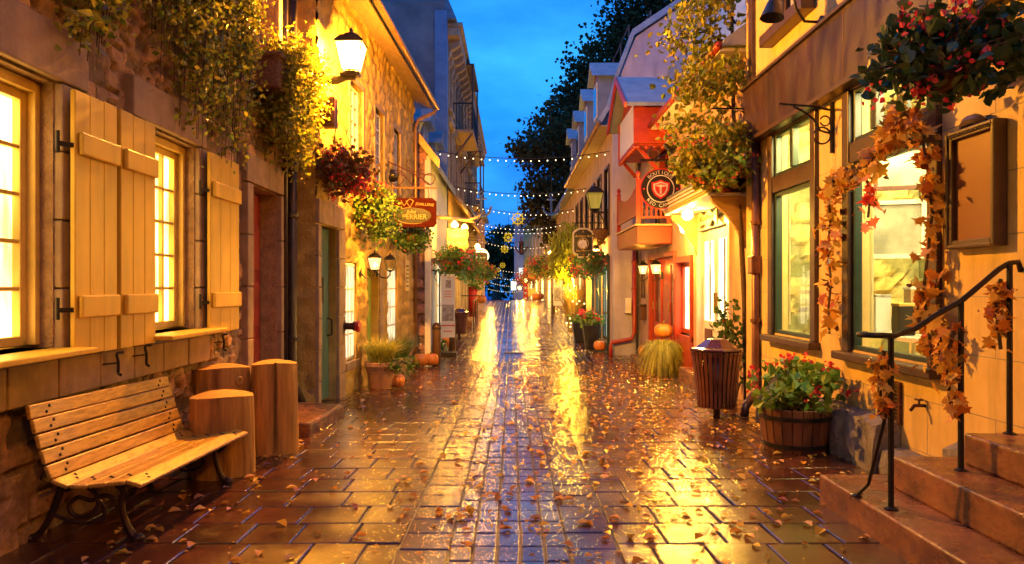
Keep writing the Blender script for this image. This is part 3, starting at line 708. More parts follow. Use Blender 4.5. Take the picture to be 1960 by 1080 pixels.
m.build('slat', 'signwood', t, bev=.006)
t = thing('wall_plaque', 'narrow brown lettered plaque on the ochre house near its far end', 'plaque', W2.pt(16.7,1.9))
MB().pbox(W2, 16.45, 16.95, 1.35, 2.05, .03, .06).build('board', 'palewood', t, bev=.008)
m = MB()
for i in range(6): m.pbox(W2, 16.55, 16.85, 1.45+.09*i, 1.49+.09*i, .06, .065)
m.build('lettering', 'rust', t)

def lantern_head(par, c, s, glass, mat='iron', bulb='flame'):
    """four-sided tapering street lantern; c is its base centre, s its width"""
    c = V(c); h = s*1.15; b, tp = s*.30, s*.52
    def ring(r, z): return [c+V((x*r, y*r, z)) for x, y in ((-1,-1),(1,-1),(1,1),(-1,1))]
    A, B = ring(b, .10*s), ring(tp, h); f = MB()
    for k in range(4):
        f.bar(A[k], B[k], .035*s, .035*s); f.bar(A[k], A[(k+1) % 4], .04*s, .04*s); f.bar(B[k], B[(k+1) % 4], .05*s, .05*s)
    f.lathe([(.12*s,-.06*s),(.20*s,0),(.30*s,.06*s),(.28*s,.1*s)], c, 12); f.build('frame', mat, par)
    g = MB(); a, q = ring(b*.96, .1*s), ring(tp*.96, h)
    for k in range(4): g.add([a[k], a[(k+1) % 4], q[(k+1) % 4], q[k]], [(0,1,2,3)])
    T = ring(tp*.5, h+.30*s); a = ring(tp*.9, h+.02*s)
    g.build('glass', glass, par)
    r = MB(); o = ring(tp*1.12, h+.03*s); i = ring(tp*.62, h+.32*s)
    r.hexa(o, i); r.lathe([(tp*.6,h+.32*s),(tp*.5,h+.42*s),(.05*s,h+.5*s),(.09*s,h+.56*s),(.02*s,h+.68*s)], c, 12); r.build('roof', mat, par)
    if bulb: MB().lathe([(.02*s,.3*s),(.10*s,.42*s),(.12*s,.6*s),(.05*s,.8*s)], c, 12).build('bulb', bulb, par, smooth=True)
t = thing('street_lantern', 'large glowing street lantern on a wall bracket of the ochre house', 'lantern', (-2.2,10.0,4.27))
lantern_head(t, (-2.2,10.0,4.36), .345, 'lampglass')
m = MB(); m.bar((-2.68,10.0,4.30), (-2.14,10.0,4.30), .05, .05); m.box(-2.34,-2.08,9.93,10.07,4.325,4.36); m.prism([(0,0),(.42,0),(.30,-.05),(.1,-.09),(0,-.16)], (-2.68,9.98,4.274), (1,0,0), (0,0,1), (0,.04,0)); m.build('bracket', 'iron', t)
lamp('lantern_light', (-2.2,10.0,4.60), 1750, (1,.52,.14), .07, t)
t = thing('street_lantern', 'second street lantern of the same kind on the cream shop wall beside the viewpoint', 'lantern', (2.5,-2.2,4.2))
lantern_head(t, (2.5,-2.2,4.33), .42, 'lampglass')
m = MB(); m.bar((3.3,-2.2,4.23), (2.44,-2.2,4.23), .05, .05); m.box(2.36,2.64,-2.27,-2.13,4.255,4.29); m.build('bracket', 'iron', t)
lamp('lantern_light', (2.5,-2.2,4.6), 360, (1,.50,.08), .07, t)
def sconce(name, pl, y, z, lit, lab, s=.19, out=.26, e=25):
    t = thing(name, lab, 'wall lamp', pl.pt(y,z)); c = pl.pt(y,z,out)
    m = MB(); m.bar(pl.pt(y,z-.02,.0), pl.pt(y,z-.02,.035), .10, .16); m.tube([pl.pt(y,z-.05,.03), pl.pt(y,z-.12,.10), pl.pt(y,z-.13,.2), pl.pt(y,z-.06,out), pl.pt(y,z-.01,out)], .012, 8); m.build('arm', 'iron', t)
    lantern_head(t, c+V((0,0,.0)), s, 'sconceglass' if lit else 'glass', bulb='flame' if lit else None)
    if lit: lamp('sconce_light', c+V((0,0,.12)), e, (1,.55,.15), .03, t)
    return t
sconce('wall_lamp', W2, 12.45, 1.72, True, 'lit black carriage lamp on the ochre house above the grass pot')
sconce('wall_lamp', W2, 13.75, 1.74, False, 'unlit black carriage lamp on the ochre house, the farther of two')

# ================================================================ jeweller's hanging sign
t = thing('sign_bracket', 'ornate wrought iron sign bracket with scrolls and a small spotlight on the ochre house', 'bracket', (-2.52,14.5,3.4))
m = MB(); Y = 14.5
m.bar((-2.54,Y,3.41), (-1.50,Y,3.41), .025, .035)
sp = lambda cx, cz, r0, r1, a0, a1, n=22: [(cx+(r0+(r1-r0)*i/n)*math.cos(a0+(a1-a0)*i/n), Y, cz+(r0+(r1-r0)*i/n)*math.sin(a0+(a1-a0)*i/n)) for i in range(n+1)]
m.tube(sp(-2.28,3.60,.16,.13,0,2*math.pi), .010, 6); m.tube(sp(-1.64,3.58,.12,.10,0,2*math.pi), .010, 6)
m.tube([(-2.5,Y,3.95), (-2.3,Y,3.86), (-2.0,Y,3.72), (-1.8,Y,3.60), (-1.62,Y,3.47)], .016, 6); m.tube([(-2.35,Y,3.78), (-2.1,Y,3.62), (-1.95,Y,3.43)], .010, 6)
m.tube([(-2.05,Y,3.98), (-2.12,Y,3.86), (-1.95,Y,3.74), (-1.75,Y,3.68), (-1.6,Y,3.66)], .012, 6)
m.bar((-2.54,Y,3.3), (-2.54,Y,4.05), .04, .04); m.build('ironwork', 'rust', t)
m = MB(); rot = V((.25,-.7,-.8)).to_track_quat('Z','Y').to_matrix(); m.lathe([(.03,-.06),(.05,-.05),(.055,.05),(.09,.12),(.095,.17)], (-2.36,Y-.06,3.70), 14, tilt=rot); m.build('spotlight', 'iron', t, smooth=True)
for x in (-2.18,-1.66): MB().tube([(x,Y,3.40), (x,Y,3.34), (x+.015,Y,3.28), (x,Y,3.21)], .007, 6).build('hook', 'iron', t)
t = thing('shop_sign', 'brown wooden jeweller sign reading JOAILLERIE Jules PERRIER', 'sign', (-1.92,14.5,2.9))
bx = [(-.42,-.29),(.36,-.29),(.42,-.22),(.42,.22),(.34,.29),(-.42,.29)]
MB().prism(bx, (-1.92,14.5,2.92), (1,0,0), (0,0,1), (0,.045,0)).build('board', 'signboard', t, bev=.008)
EL = [(math.cos(i/30*2*math.pi), math.sin(i/30*2*math.pi)) for i in range(30)]
m = MB(); m.prism([(x*.36,y*.155) for x, y in EL], (-1.96,14.497,2.86), (1,0,0), (0,0,1), (0,.004,0)); m.build('oval', 'blacksign', t)
L_ = MB(); L_.tube([(-1.96+.37*x, 14.492, 2.86+.165*y) for x, y in [(math.cos(a), math.sin(a)) for a in [math.radians(q) for q in range(95, 300, 6)]]], [.003+.007*math.sin(i/34*math.pi) for i in range(35)], 6)
L_.text('PERRIER', (-1.93,14.492,2.79), (1,0,0), (0,0,1), .135, .006); L_.text('Jules', (-2.0,14.492,2.905), (1,0,0), (0,0,1), .10, .006, shear=.35)
L_.text('JOAILLERIE', (-1.73,14.492,3.055), (.995,0,-.08), (.08,0,.995), .075, .006)
for a in ((-2.2,3.16,-2.14,3.05), (-2.14,3.05,-2.06,3.16), (-2.10,3.14,-2.02,3.02), (-2.02,3.02,-1.95,3.15), (-1.95,3.15,-2.02,3.19), (-2.02,3.19,-2.10,3.14)): L_.bar((a[0],14.49,a[1]), (a[2],14.49,a[3]), .008, .010)
L_.build('lettering', 'goldletter', t)

# ================================================================ bench and logs
t = thing('park_bench', 'slatted wooden bench with scrolled cast iron legs against the stone house', 'bench', (-2.5,5.0,zg(5)))
BX = lambda d: -2.87+d
prof = [(.02,.80,80),(.045,.715,78),(.07,.625,76),(.095,.535,74),(.125,.445,66),(.185,.378,22),(.285,.362,2),(.388,.370,-6),(.488,.382,-6),(.582,.380,14)]
prof = [(a*1.10, b, c) for a, b, c in prof]
ya, yb = 4.30, 6.05
for i, (d, z, ang) in enumerate(prof):
    if i == 9: ang = 16
    a = math.radians(ang); u = V((-math.cos(a), 0, math.sin(a))); n = V((math.sin(a), 0, math.cos(a))); c = V((BX(d),0,z+zg(5))); w = .0425 if i < 5 else .050; b = MB()
    zs = [zg(ya)-zg(5), zg(yb)-zg(5)]
    p, q = c+V((0,ya,zs[0])), c+V((0,yb,zs[1]))
    b.hexa([p-u*w-n*.012, p+u*w-n*.012, q+u*w-n*.012, q-u*w-n*.012], [p-u*w+n*.012, p+u*w+n*.012, q+u*w+n*.012, q-u*w+n*.012])
    s = b.build('back_slat' if i < 5 else 'seat_slat', 'benchwood', t, bev=.008)
    for y in (ya+.17, yb-.17):
        for e in (-.018,.018): k = MB(); k.lathe([(.011,0),(.009,.005),(.003,.007)], c+V((0,y+e,zg(y)-zg(5)))+n*.012+u*e*.9, 8, tilt=n.to_track_quat('Z','Y').to_matrix()); k.build('screw', 'iron', s)
for y in (ya+.17, yb-.17):
    g = zg(y); m = MB(); T = lambda pts, r: m.tube(crv([(BX(d*1.10), y, g+z) for d, z in pts], 5), np.interp(np.linspace(0,1,5*(len(pts)-1)+1), np.linspace(0,1,len(r)), r).tolist() if isinstance(r, list) else r, 8)
    T([(.0,.79),(.03,.70),(.08,.52),(.11,.42),(.17,.35),(.28,.338),(.46,.36),(.56,.35)], .017)
    T([(.13,.40),(.10,.30),(.06,.18),(.0,.06),(-.05,.012),(-.09,.015)], [.022,.024,.022,.02,.026,.03])
    T([(.40,.35),(.45,.30),(.44,.22),(.46,.12),(.50,.03),(.54,.012)], [.02,.022,.02,.02,.026,.03])
    T([(.44,.24),(.50,.28),(.53,.33),(.51,.36)], .015)
    T([(.13,.30),(.20,.33),(.28,.30),(.31,.22),(.26,.15),(.18,.15),(.15,.21),(.20,.26),(.27,.24),(.34,.27),(.41,.25)], .014)
    T([(.05,.16),(.14,.12),(.24,.10),(.33,.13),(.35,.2),(.30,.25)], .012)
    for d, z in ((-.07,.0),(.52,.0)): m.lathe([(.04,0),(.04,.02),(.02,.035)], (BX(d*1.12),y,g), 10)
    m.build('leg', 'castbrown', t, smooth=True)
def log(c, r, h, lab, notch=False, lean=0, knots=()):
    x, y = c; z = zg(y)-.01; t = thing('tree_stump', lab, 'log', (x,y,z)); n = 120; J = 22; o = MB(); sd = int(r*1000)
    for j in range(J+1):
        f = j/J
        for k in range(n):
            a = 2*math.pi*k/n; rr = r*(1.04-.07*f+.035*math.sin(2*a+r*20)+.02*math.sin(5*a+x*9)+.008*math.sin(11*a))
            g_ = float(vn(np.array(a*14+x*5), np.array(f*1.4), sd)); rr += .010*(g_-.5)-.014*max(0, g_-.80)*5*(.4+.6*f)+.006*float(vn(np.array(a*30.), np.array(f*9.), sd+2)-.5)
            if notch and abs(((a-5.05+math.pi) % (2*math.pi))-math.pi) < .055 and f > .03: rr *= .62
            o.v.append((x+rr*math.cos(a)+lean*f, y+rr*math.sin(a), z+h*f+(.012*math.sin(a*2+x) if j == J else 0)))
    for j in range(J):
        for k in range(n): l = (k+1) % n; o.f.append([j*n+k, j*n+l, (j+1)*n+l, (j+1)*n+k])
    o.build('trunk', 'log', t, smooth=True)
    top = MB(); top.v = [(p[0]*.995+x*.005, p[1]*.995+y*.005, p[2]+.004) for p in o.v[-n:]]+[(x+lean, y, z+h+.008)]; top.f = [[k, (k+1) % n, n] for k in range(n)]
    top.build('cut_top', 'logtop', t, smooth=True)
    for a, hh in knots:
        d = V((math.cos(a), math.sin(a), 0)); MB().lathe([(.045,-.02),(.045,.005),(.03,.012),(.028,.004),(.008,.006)], V((x+lean*hh,y,z+h*hh))+d*r*.97, 14, tilt=d.to_track_quat('Z','Y').to_matrix()).build('knot', 'logtop', t, smooth=True)
log((-2.46,6.22), .262, .67, 'short fat log stump standing against the far end of the bench')
log((-2.78,7.0), .262, .84, 'knotted log stump behind the short one, against the stone wall', knots=((5.75,.86),))
log((-2.31,7.12), .225, .87, 'tallest log stump, split by a long dark crack', notch=True)

# ================================================================ greenery on the left
def plant(name, lab, cat, loc, group=None): return thing(name, lab, cat, loc, group)
def vine(lab, pl, y0, y1, zt, n, lens, d, strands, mat, size, name='trailing_vine', thick=.07, group=None):
    pts, lines = cascade(pl, y0, y1, zt, n, lens, d, strands, thick); t = thing(name, lab, 'plant', pl.pt((y0+y1)/2, zt), group)
    leaves(pts, size, w=.36).build('foliage', mat, t)
    s = MB()
    for l in lines: s.tube(l, .004, 4)
    s.build('stem', 'stem', t); return t, pts
vine('leafy green creeper hanging above the nearest window', W1, 3.7, 5.3, 4.5, 6000, lambda y: 1.22+.3*math.sin(y*3), .22, 56, 'ivy', .062)
vine('dense golden vine trailing down the stone wall between the windows and the planter', W1, 5.5, 7.75, 5.6, 16000, lambda y: 1.9+1.0*math.sin((y-5.4)/2.3*math.pi*.62), .30, 120, 'ivy', .050, thick=.09)
t = thing('planter_box', 'brown wicker box below the upper window of the stone house', 'planter', W1.pt(8.75,3.85))
m = MB(); m.pbox(W1, 8.25, 9.25, 3.70, 4.08, .03, .36); m.build('box', 'wicker', t, bev=.03, seg=3); m = MB(); m.pbox(W1, 8.22, 9.28, 4.05, 4.11, .01, .39); m.build('rim', 'wicker', t, bev=.02)
vine('bushy golden creeper spilling from the wicker box', W1, 8.45, 9.55, 4.25, 12000, lambda y: 1.25+.25*math.sin(y*5), .46, 80, 'ivy', .046, thick=.10)
def basket(name, lab, c, r, leaf, nleaf, flower=None, nf=60, size=.06, hang=None, bowl='coir', sq=.8, fsize=.035, group=None, drop=.15, clumps=18, heads=0, bs=1):
    c = V(c); t = thing(name, lab, 'hanging plant', c, group); k = r/.4*bs
    MB().lathe([(.02,-.20*k),(.12*k,-.18*k),(.20*k,-.08*k),(.235*k,.03*k),(.22*k,.03*k)], c, 18).build('basket', bowl, t, smooth=True)
    pts = cloud(c+V((0,0,r*.25-drop)), (r, r, r*sq), nleaf, clumps); leaves(pts, size, w=.42).build('foliage', leaf, t)
    if flower:
        q = cloud(c+V((0,0,r*.28-drop)), (r*1.08, r*1.08, r*sq*1.05), nf, 26, .2, .9); flowers(np.repeat(q, 5, 0)+NP.normal(size=(len(q)*5,3))*fsize*.8, fsize, heads).build('flowers', flower, t)
    if hang is not None:
        m = MB(); hp = V(hang)
        for a in (0.3,2.4,4.5): m.tube([c+V((.22*r/.4*math.cos(a), .22*r/.4*math.sin(a), .02)), hp], .005, 5)
        m.build('hanger', 'iron', t)
    return t
basket('hanging_basket', 'red geraniums in a basket below the glowing lantern', (-2.42,10.3,3.12), .46, 'bronzeleaf', 1500, 'redflower', 75, .075, (-2.45,10.3,3.95), fsize=.045)
basket('hanging_basket', 'yellow green trailing basket between the teal door and the jeweller sign', (-2.32,12.2,2.62), .42, 'brightleaf', 2400, None, 0, .055, (-2.3,12.2,3.3), sq=1.1, drop=.1)
basket('hanging_basket', 'green trailing plant just below the jeweller sign', (-2.05,15.0,2.52), .36, 'greenleaf', 1500, 'coralflower', 8, .06, (-2.05,15.0,3.2), sq=.8, drop=.15)
basket('window_plant', 'tuft of red flowers beside the upper windows of the ochre house', W2.pt(12.0,3.12,.2), .26, 'bronzeleaf', 350, 'redflower', 30, .07, None, fsize=.04)
def potted(name, lab, c, prof, pot, fol=None, extra=None, cat='planter', bands=None):
    c = V(c); t = thing(name, lab, cat, c); MB().lathe(prof, c, 28).build('pot', pot, t, smooth=False, bev=.004, seg=1)
    top = prof[-1][1]; MB().lathe([(prof[-1][0]*.9, top-.04), (prof[-1][0]*.5, top-.02)], c, 20).build('soil', 'soil', t); return t
POT = lambda r, h: [(r*.72,0),(r*.76,.02),(r*.9,h*.62),(r*.93,h*.63),(r*.93,h*.70),(r*.96,h*.71),(r*.99,h*.84),(r*1.08,h*.85),(r*1.08,h),(r*.95,h)]
y = 12.3; c = V((-2.2,y,zg(y))); t = potted('flower_pot', 'terracotta pot of long arching grass beside the lit window', c, POT(.26,.45), 'terracotta')
grass(MB(), c+V((0,0,.42)), 700, .62, .42, .16, .65, .007).build('foliage', 'grassy', t)
leaves(cloud(c+V((.15,-.1,.42)), (.2,.2,.14), 260, 8), .05, w=.4).build('trailing_leaves', 'greenleaf', t)
y = 13.7; c = V((-2.1,y,zg(y))); t = potted('flower_pot', 'grey pot of darker green grass behind the terracotta one', c, POT(.22,.42), 'greypot')
grass(MB(), c+V((0,0,.40)), 520, .62, .40, .14, .7, .007).build('foliage', 'darkgrass', t)
leaves(cloud(c+V((.12,-.1,.3)), (.22,.2,.2), 240, 8), .05, w=.4).build('trailing_leaves', 'greenleaf', t)
def pumpkin(c, r, lab, flat=.85, rot=0):
    c = V(c); t = thing('pumpkin', lab, 'pumpkin', c); m = MB(); n, k = 40, 14
    for j in range(k+1):
        p = math.pi*j/k
        for i in range(n):
            a = 2*math.pi*i/n; rr = r*math.sin(p)**.8*(1-.09*abs(math.cos(a*5+rot))**3) if 0 < j < k else 0.01*r
            m.v.append((c.x+rr*math.cos(a), c.y+rr*math.sin(a), c.z+r*flat*(1-math.cos(p)*(1-.18*math.sin(p)**0*(1-math.sin(p))))))
    for j in range(k):
        for i in range(n): l = (i+1) % n; m.f.append([j*n+i, j*n+l, (j+1)*n+l, (j+1)*n+i])
    m.build('body', 'pumpkin', t, smooth=True)
    z = c.z+r*flat*1.78; MB().tube([(c.x,c.y,z), (c.x+.02*r,c.y,z+.25*r), (c.x+.18*r,c.y,z+.42*r)], [.12*r,.07*r,.06*r], 8).build('stalk', 'stalk', t, smooth=True); return t
pumpkin((-1.93,12.35,zg(12.3)), .125, 'small deep orange pumpkin beside the terracotta pot', 1.0)
pumpkin((-2.05,16.4,zg(16.4)), .19, 'deep orange pumpkin left of the pair by the dark stone house'); pumpkin((-1.84,16.55,zg(16.5)), .185, 'deep orange pumpkin right of the pair, behind the nearest bollard', rot=.4)
y = 11.6
# ================================================================ cream corner shop on the right
R4 = Plane(3.3, 0, -1)
def surf4(A, Z): return .006*(fbm(A*3, Z*3, 44)-.5), None
h4 = thing('cream_shop', 'cream block shop with a brown fascia board and two tall display windows', 'shop', R4.pt(7,0))
WA, WB = (7.98, 9.22, .87, 3.36), (5.72, 7.12, .84, 3.36)
holes = [WA+(.18,), WB+(.18,), (8.05,9.15,4.62,6.4,.2,1)]
m = wall(R4, 1.0, 10.04, -.5, 8.0, holes, 0, None, body=0); wl = m.build('wall', 'creamblock', h4)
jl = MB()                                          # joint lines of the block courses, thin darker strips
for k in range(18):
    z = -.3+.42*k
    if z > 7.9: break
hs = [h[:4] for h in holes]
def strip(y0, y1, z0, z1):
    for a, b, c, d in hs:
        if y1 > a-.12 and y0 < b+.12 and z1 > c-.12 and z0 < d+.12:
            if z1-z0 < .02:
                if y0 < a-.12: strip(y0, a-.12, z0, z1)
                if y1 > b+.12: strip(b+.12, y1, z0, z1)
            return
    jl.pbox(R4, y0, y1, z0, z1, -.02, .0015)
mk('jointline', (.46,.38,.26), rough=.8)
for k in range(18):
    z = -.3+.42*k
    if z > 7.9 or 3.3 < z < 4.2: continue
    strip(1.0, 10.03, z-.0035, z+.0035)
    for i in range(12):
        y = 1.3+.82*i+(.41 if k % 2 else 0)
        if y < 10: strip(y-.003, y+.003, z+.004, z+.416)
jl.build('block_joints', 'jointline', wl)
e = MB(); e.box(3.3,9.0,10.041,10.30,-.5,8.0); e.build('end_wall', 'creamblock', h4)
e = MB(); e.box(3.25,3.299,9.90,10.045,4.16,8.0); e.box(3.25,3.46,10.046,10.07,4.16,8.0); e.build('corner_board', 'frame_dark', h4, bev=.006)
e = MB(); e.box(3.31,9.0,-22,.99,-.5,11); e.build('sky_block_wing', 'creamblock', h4)  # plain unseen wing, added tall to hold back sky fill
t = thing('sky_block_house', 'unseen house added behind the viewpoint to cut sky light', 'house', (0,-23,0)); MB().box(-9,9,-28,-22.1,-.5,11).build('wall', 'ochre', t); e = MB(); e.prism([(-9.3,11),(0,15),(9.3,11)], (0,-28.2,0), (1,0,0), (0,0,1), (0,6.3,0)); e.build('roof', 'slate', t)  # house added out of view so less sky light spills in
e = MB(); e.box(5.6,9.0,1.0,10.03,-.5,3.9); e.build('inner_wall', 'roomwall', h4)
e = MB(); e.box(3.48,5.6,1.0,10.03,3.75,3.9); e.box(3.48,9,1.0,1.2,-.5,8); e.build('ceiling', 'roomwall', h4)
e = MB(); e.box(3.48,5.6,1.21,10.03,.2,.45); e.build('shop_floor', 'palewood', h4)
e = MB(); e.box(3.52,9.0,1.21,10.03,3.91,8.0); e.build('upper_body', 'darkvoid', h4)
r_ = MB(); r_.prism([(-.4,8.0),(-.4,8.15),(3,11),(6.2,8.15),(6.2,8.0)], (3.3,.8,0), (1,0,0), (0,0,1), (0,9.6,0)); r_.build('roof', 'slate', h4)
# stone lining seen through the glass
RW = Plane(5.58, 0, -1)
def surfroom(A, Z):
    e, c = rubble(A, Z, .42, .26, 61); k = .75+.5*c; return .05*sst(e,0,.2)*(.4+c), noise_tint(A, Z, (1,.97,.85), c, e, 1)
wall(RW, 1.3, 10.0, .45, 3.74, (), .07, surfroom, body=0).build('inner_stone_wall', 'roomstone', h4)
EW = wall(Plane(10.0, 0, -1), 3.5, 5.55, .45, 3.74, (), .06, surfroom, body=0); EW.v = [(y, x, z) for x, y, z in EW.v]; EW.f = [f[::-1] for f in EW.f]; EW.build('inner_end_wall', 'roomstone', h4)
b = MB(); b.pbox(R4, 1.0, 10.04, 3.42, 4.12, .0, .13); fb = b.build('fascia_board', 'fascia', h4, bev=.006)
b = MB(); b.pbox(R4, 1.0, 10.06, 4.12, 4.16, .0, .17); b.pbox(R4, 1.0, 10.06, 3.37, 3.419, .0, .16); b.build('fascia_moulding', 'frame_dark', fb, bev=.006)
b = MB()
for y in (3.2,5.3,7.0): b.pbox(R4, y-.004, y+.004, 3.43, 4.11, .1, .133)
b.build('fascia_seam', 'copperpipe', fb)
def shopwin(W, tz, ncol, lab):
    y0, y1, z0, z1 = W[:4]; f = MB(); d0, d1 = -.10, .045
    f.pbox(R4, y0-.11, y0+.03, z0-.02, z1, d0, d1); f.pbox(R4, y1-.03, y1+.11, z0-.02, z1, d0, d1); f.pbox(R4, y0+.03, y1-.03, tz-.10, tz+.10, d0, d1-.012)
    w = f.build('window', 'frame_dark', h4, bev=.01); w['label'] = lab
    g = MB(); a, b = y0+.031, y1-.031; fw = .045
    for (c, d) in ((z0, tz-.101), (tz+.101, z1-.002)):
        g.pbox(R4, a, a+fw, c, d, -.07, .0); g.pbox(R4, b-fw, b, c, d, -.07, .0); g.pbox(R4, a+fw, b-fw, c, c+fw, -.07, .0); g.pbox(R4, a+fw, b-fw, d-fw, d, -.07, .0)
    for i in range(1, ncol):
        y = a+(b-a)*i/ncol; g.pbox(R4, y-.045, y+.045, tz+.101+fw, z1-.05, -.06, .02)
    g.build('sash', 'frame_green', w, bev=.006)
    q = MB(); q.add([R4.pt(a,z0,-.04), R4.pt(b,z0,-.04), R4.pt(b,z1,-.04), R4.pt(a,z1,-.04)], [(0,1,2,3)]); q.build('pane', 'glass', w)
    s = MB(); s.pbox(R4, y0-.16, y1+.16, z0-.10, z0-.021, -.1, .13); s.build('sill', 'frame_dark', w, bev=.012)
shopwin(WA, 2.72, 2, 'narrower display window at the far end'); shopwin(WB, 2.74, 3, 'wide display window framed by the autumn garland')
w = window(h4, R4, 8.06, 9.14, 4.63, 6.4, 3, 2, .12, 'frame_dark', 'duskglass', fw=.07)
c = MB(); c.pbox(R4, 8.2, 9.0, 4.7, 6.3, -.135, -.128); c.build('curtain', 'lilac', w)
b = MB(); b.pbox(R4, 7.95, 9.3, 4.48, 4.62, .0, .16); b.build('window_sill', 'frame_dark', h4, bev=.01)
# shop interior
for y, lab in ((6.45, 'small white pendant lamp inside the wide shop window'), (8.6, 'small white pendant lamp inside the narrow shop window')):
    t = thing('pendant_lamp', lab, 'lamp', (4.55,y,2.95)); MB().tube([(4.55,y,3.75),(4.55,y,3.12)], .008, 6).build('cord', 'iron', t)
    MB().lathe([(.04,.18),(.05,.17),(.15,.02),(.16,0),(.14,.0)], (4.55,y,2.95), 20).build('shade', 'whitepaint', t, smooth=True); MB().lathe([(.01,-.04),(.05,-.02),(.05,.03),(.02,.06)], (4.55,y,2.97), 12).build('bulb', 'bulb', t)
area('shop_ceiling_light', (4.2,6.0,3.7), (math.radians(38),0,0), 1.4, 1.6, 42, (1,.80,.34)); area('shop_ceiling_light', (4.2,8.2,3.7), (math.radians(38),0,0), 1.4, 1.4, 44, (.95,.88,.28))
def picture(c, w, h, lab, frame='blacksign', tilt=0):
    x, y, z = c; t = thing('framed_picture', lab, 'picture', c); m = MB(); u = V((math.sin(tilt),math.cos(tilt),0)); n = V((-math.cos(tilt),math.sin(tilt),0)); o = V(c)
    def rc(a, b, c_, d, e0, e1): return m.prism([(a,c_),(b,c_),(b,d),(a,d)], o+n*e0, u, (0,0,1), n*(e1-e0))
    rc(-w/2,w/2,-h/2,-h/2+.05,0,.04); rc(-w/2,w/2,h/2-.05,h/2,0,.04); rc(-w/2,-w/2+.05,-h/2+.05,h/2-.05,0,.04); rc(w/2-.05,w/2,-h/2+.05,h/2-.05,0,.04); m.build('frame', frame, t)
    m = MB(); m.prism([(-w/2+.05,-h/2+.05),(w/2-.05,-h/2+.05),(w/2-.05,h/2-.05),(-w/2+.05,h/2-.05)], o, u, (0,0,1), n*.015); m.build('print', 'printpaper', t)
picture((4.28,8.3,2.10), .74, .66, 'white framed print at eye height in the wide shop window', 'whiteletter', tilt=-1.25); picture((4.38,8.2,2.78), .62, .50, 'brown framed print hanging above the white one in the shop', 'signwood', -1.2)
t = thing('display_table', 'display table with white frame inside the wide shop window', 'table', (4.0,7.1,.45)); m = MB(); m.box(3.62,4.34,6.3,7.9,.94,.98); m.build('top', 'whitepaint', t)
for x, y in ((3.66,6.34),(4.3,6.34),(3.66,7.86),(4.3,7.86)): MB().box(x-.02,x+.02,y-.02,y+.02,.45,.94).build('leg', 'whitepaint', t)
for i, (y, x) in enumerate(((6.5,3.76),(6.8,3.92),(7.1,3.80),(7.35,4.05),(7.65,3.85))):
    t = thing('display_box', ['tall red gift box on the shop display table','white gift box second on the display table','black gift box in the middle of the display table','pale gold box fourth on the display table','white carton at the far end of the display table'][i], 'box', (x,y,.98))
    hh = .44-.08*(i % 3); MB().box(x-.08,x+.08,y-.07,y+.07,.982,.98+hh).build('body', ['redsign','paper','blacksign','palewood','paper'][i], t, bev=.006); MB().box(x-.085,x+.085,y-.075,y+.075,.981+hh,1.01+hh).build('lid', ['whiteletter','redsign','gold','paper','inkmid'][i], t, bev=.004)
t = thing('curtain', 'pale curtain drawn aside at the far edge of the wide shop window', 'curtain', (3.7,6.95,.9)); m = MB(); P_ = []
for i in range(22): P_.append((3.62+.03*math.sin(i*1.6), 7.36+.018*i))
for i in range(21): m.add([(*P_[i],.95),(*P_[i+1],.95),(*P_[i+1],3.3),(*P_[i],3.3)], [(0,1,2,3)])
m.build('cloth', 'curtain', t, smooth=True)
t = thing('curtain', 'pale curtain at the far edge of the narrow shop window', 'curtain', (3.7,9.1,.9)); m = MB()
P_ = [(3.62+.03*math.sin(i*1.6), 9.56+.018*i) for i in range(20)]
for i in range(19): m.add([(*P_[i],.95),(*P_[i+1],.95),(*P_[i+1],3.3),(*P_[i],3.3)], [(0,1,2,3)])
m.build('cloth', 'curtain', t, smooth=True)
# blank board in a carved frame
t = thing('notice_board', 'blank brown board in a dark carved frame on the cream wall', 'board', R4.pt(5.13,2.2))
y0, y1, z0, z1 = 4.88, 5.40, 1.74, 2.56
m = MB()
for a, b, c, d in ((y0,y0+.045,z0,z1),(y1-.045,y1,z0,z1),(y0+.045,y1-.045,z0,z0+.045),(y0+.045,y1-.045,z1-.045,z1)): m.pbox(R4, a, b, c, d, .0, .085)
for a, b, c, d in ((y0-.015,y0+.012,z0-.015,z1+.015),(y1-.012,y1+.015,z0-.015,z1+.015),(y0+.012,y1-.012,z0-.015,z0+.012),(y0+.012,y1-.012,z1-.012,z1+.015)): m.pbox(R4, a, b, c, d, .002, .10)
fr = m.build('frame', 'frame_dark', t, bev=.008); MB().pbox(R4, y0+.046, y1-.046, z0+.046, z1-.046, .0, .05).build('panel', 'brownboard', t)
m = MB()
for k in range(20): m.lathe([(.002,.0),(.011,.006),(.003,.012)], R4.pt(y0+.025+(y1-y0-.05)*k/19, z1-.02, .085), 8, tilt=V((-1,0,0)).to_track_quat('Z','Y').to_matrix())
m.tube(crv([R4.pt(5.0,z1+.03,.06), R4.pt(5.06,z1+.05,.07), R4.pt(5.14,z1+.06,.07), R4.pt(5.22,z1+.05,.07), R4.pt(5.28,z1+.03,.06)]), [.01+.032*math.sin(math.pi*i/24) for i in range(25)], 8); m.build('carving', 'frame_dark', fr)
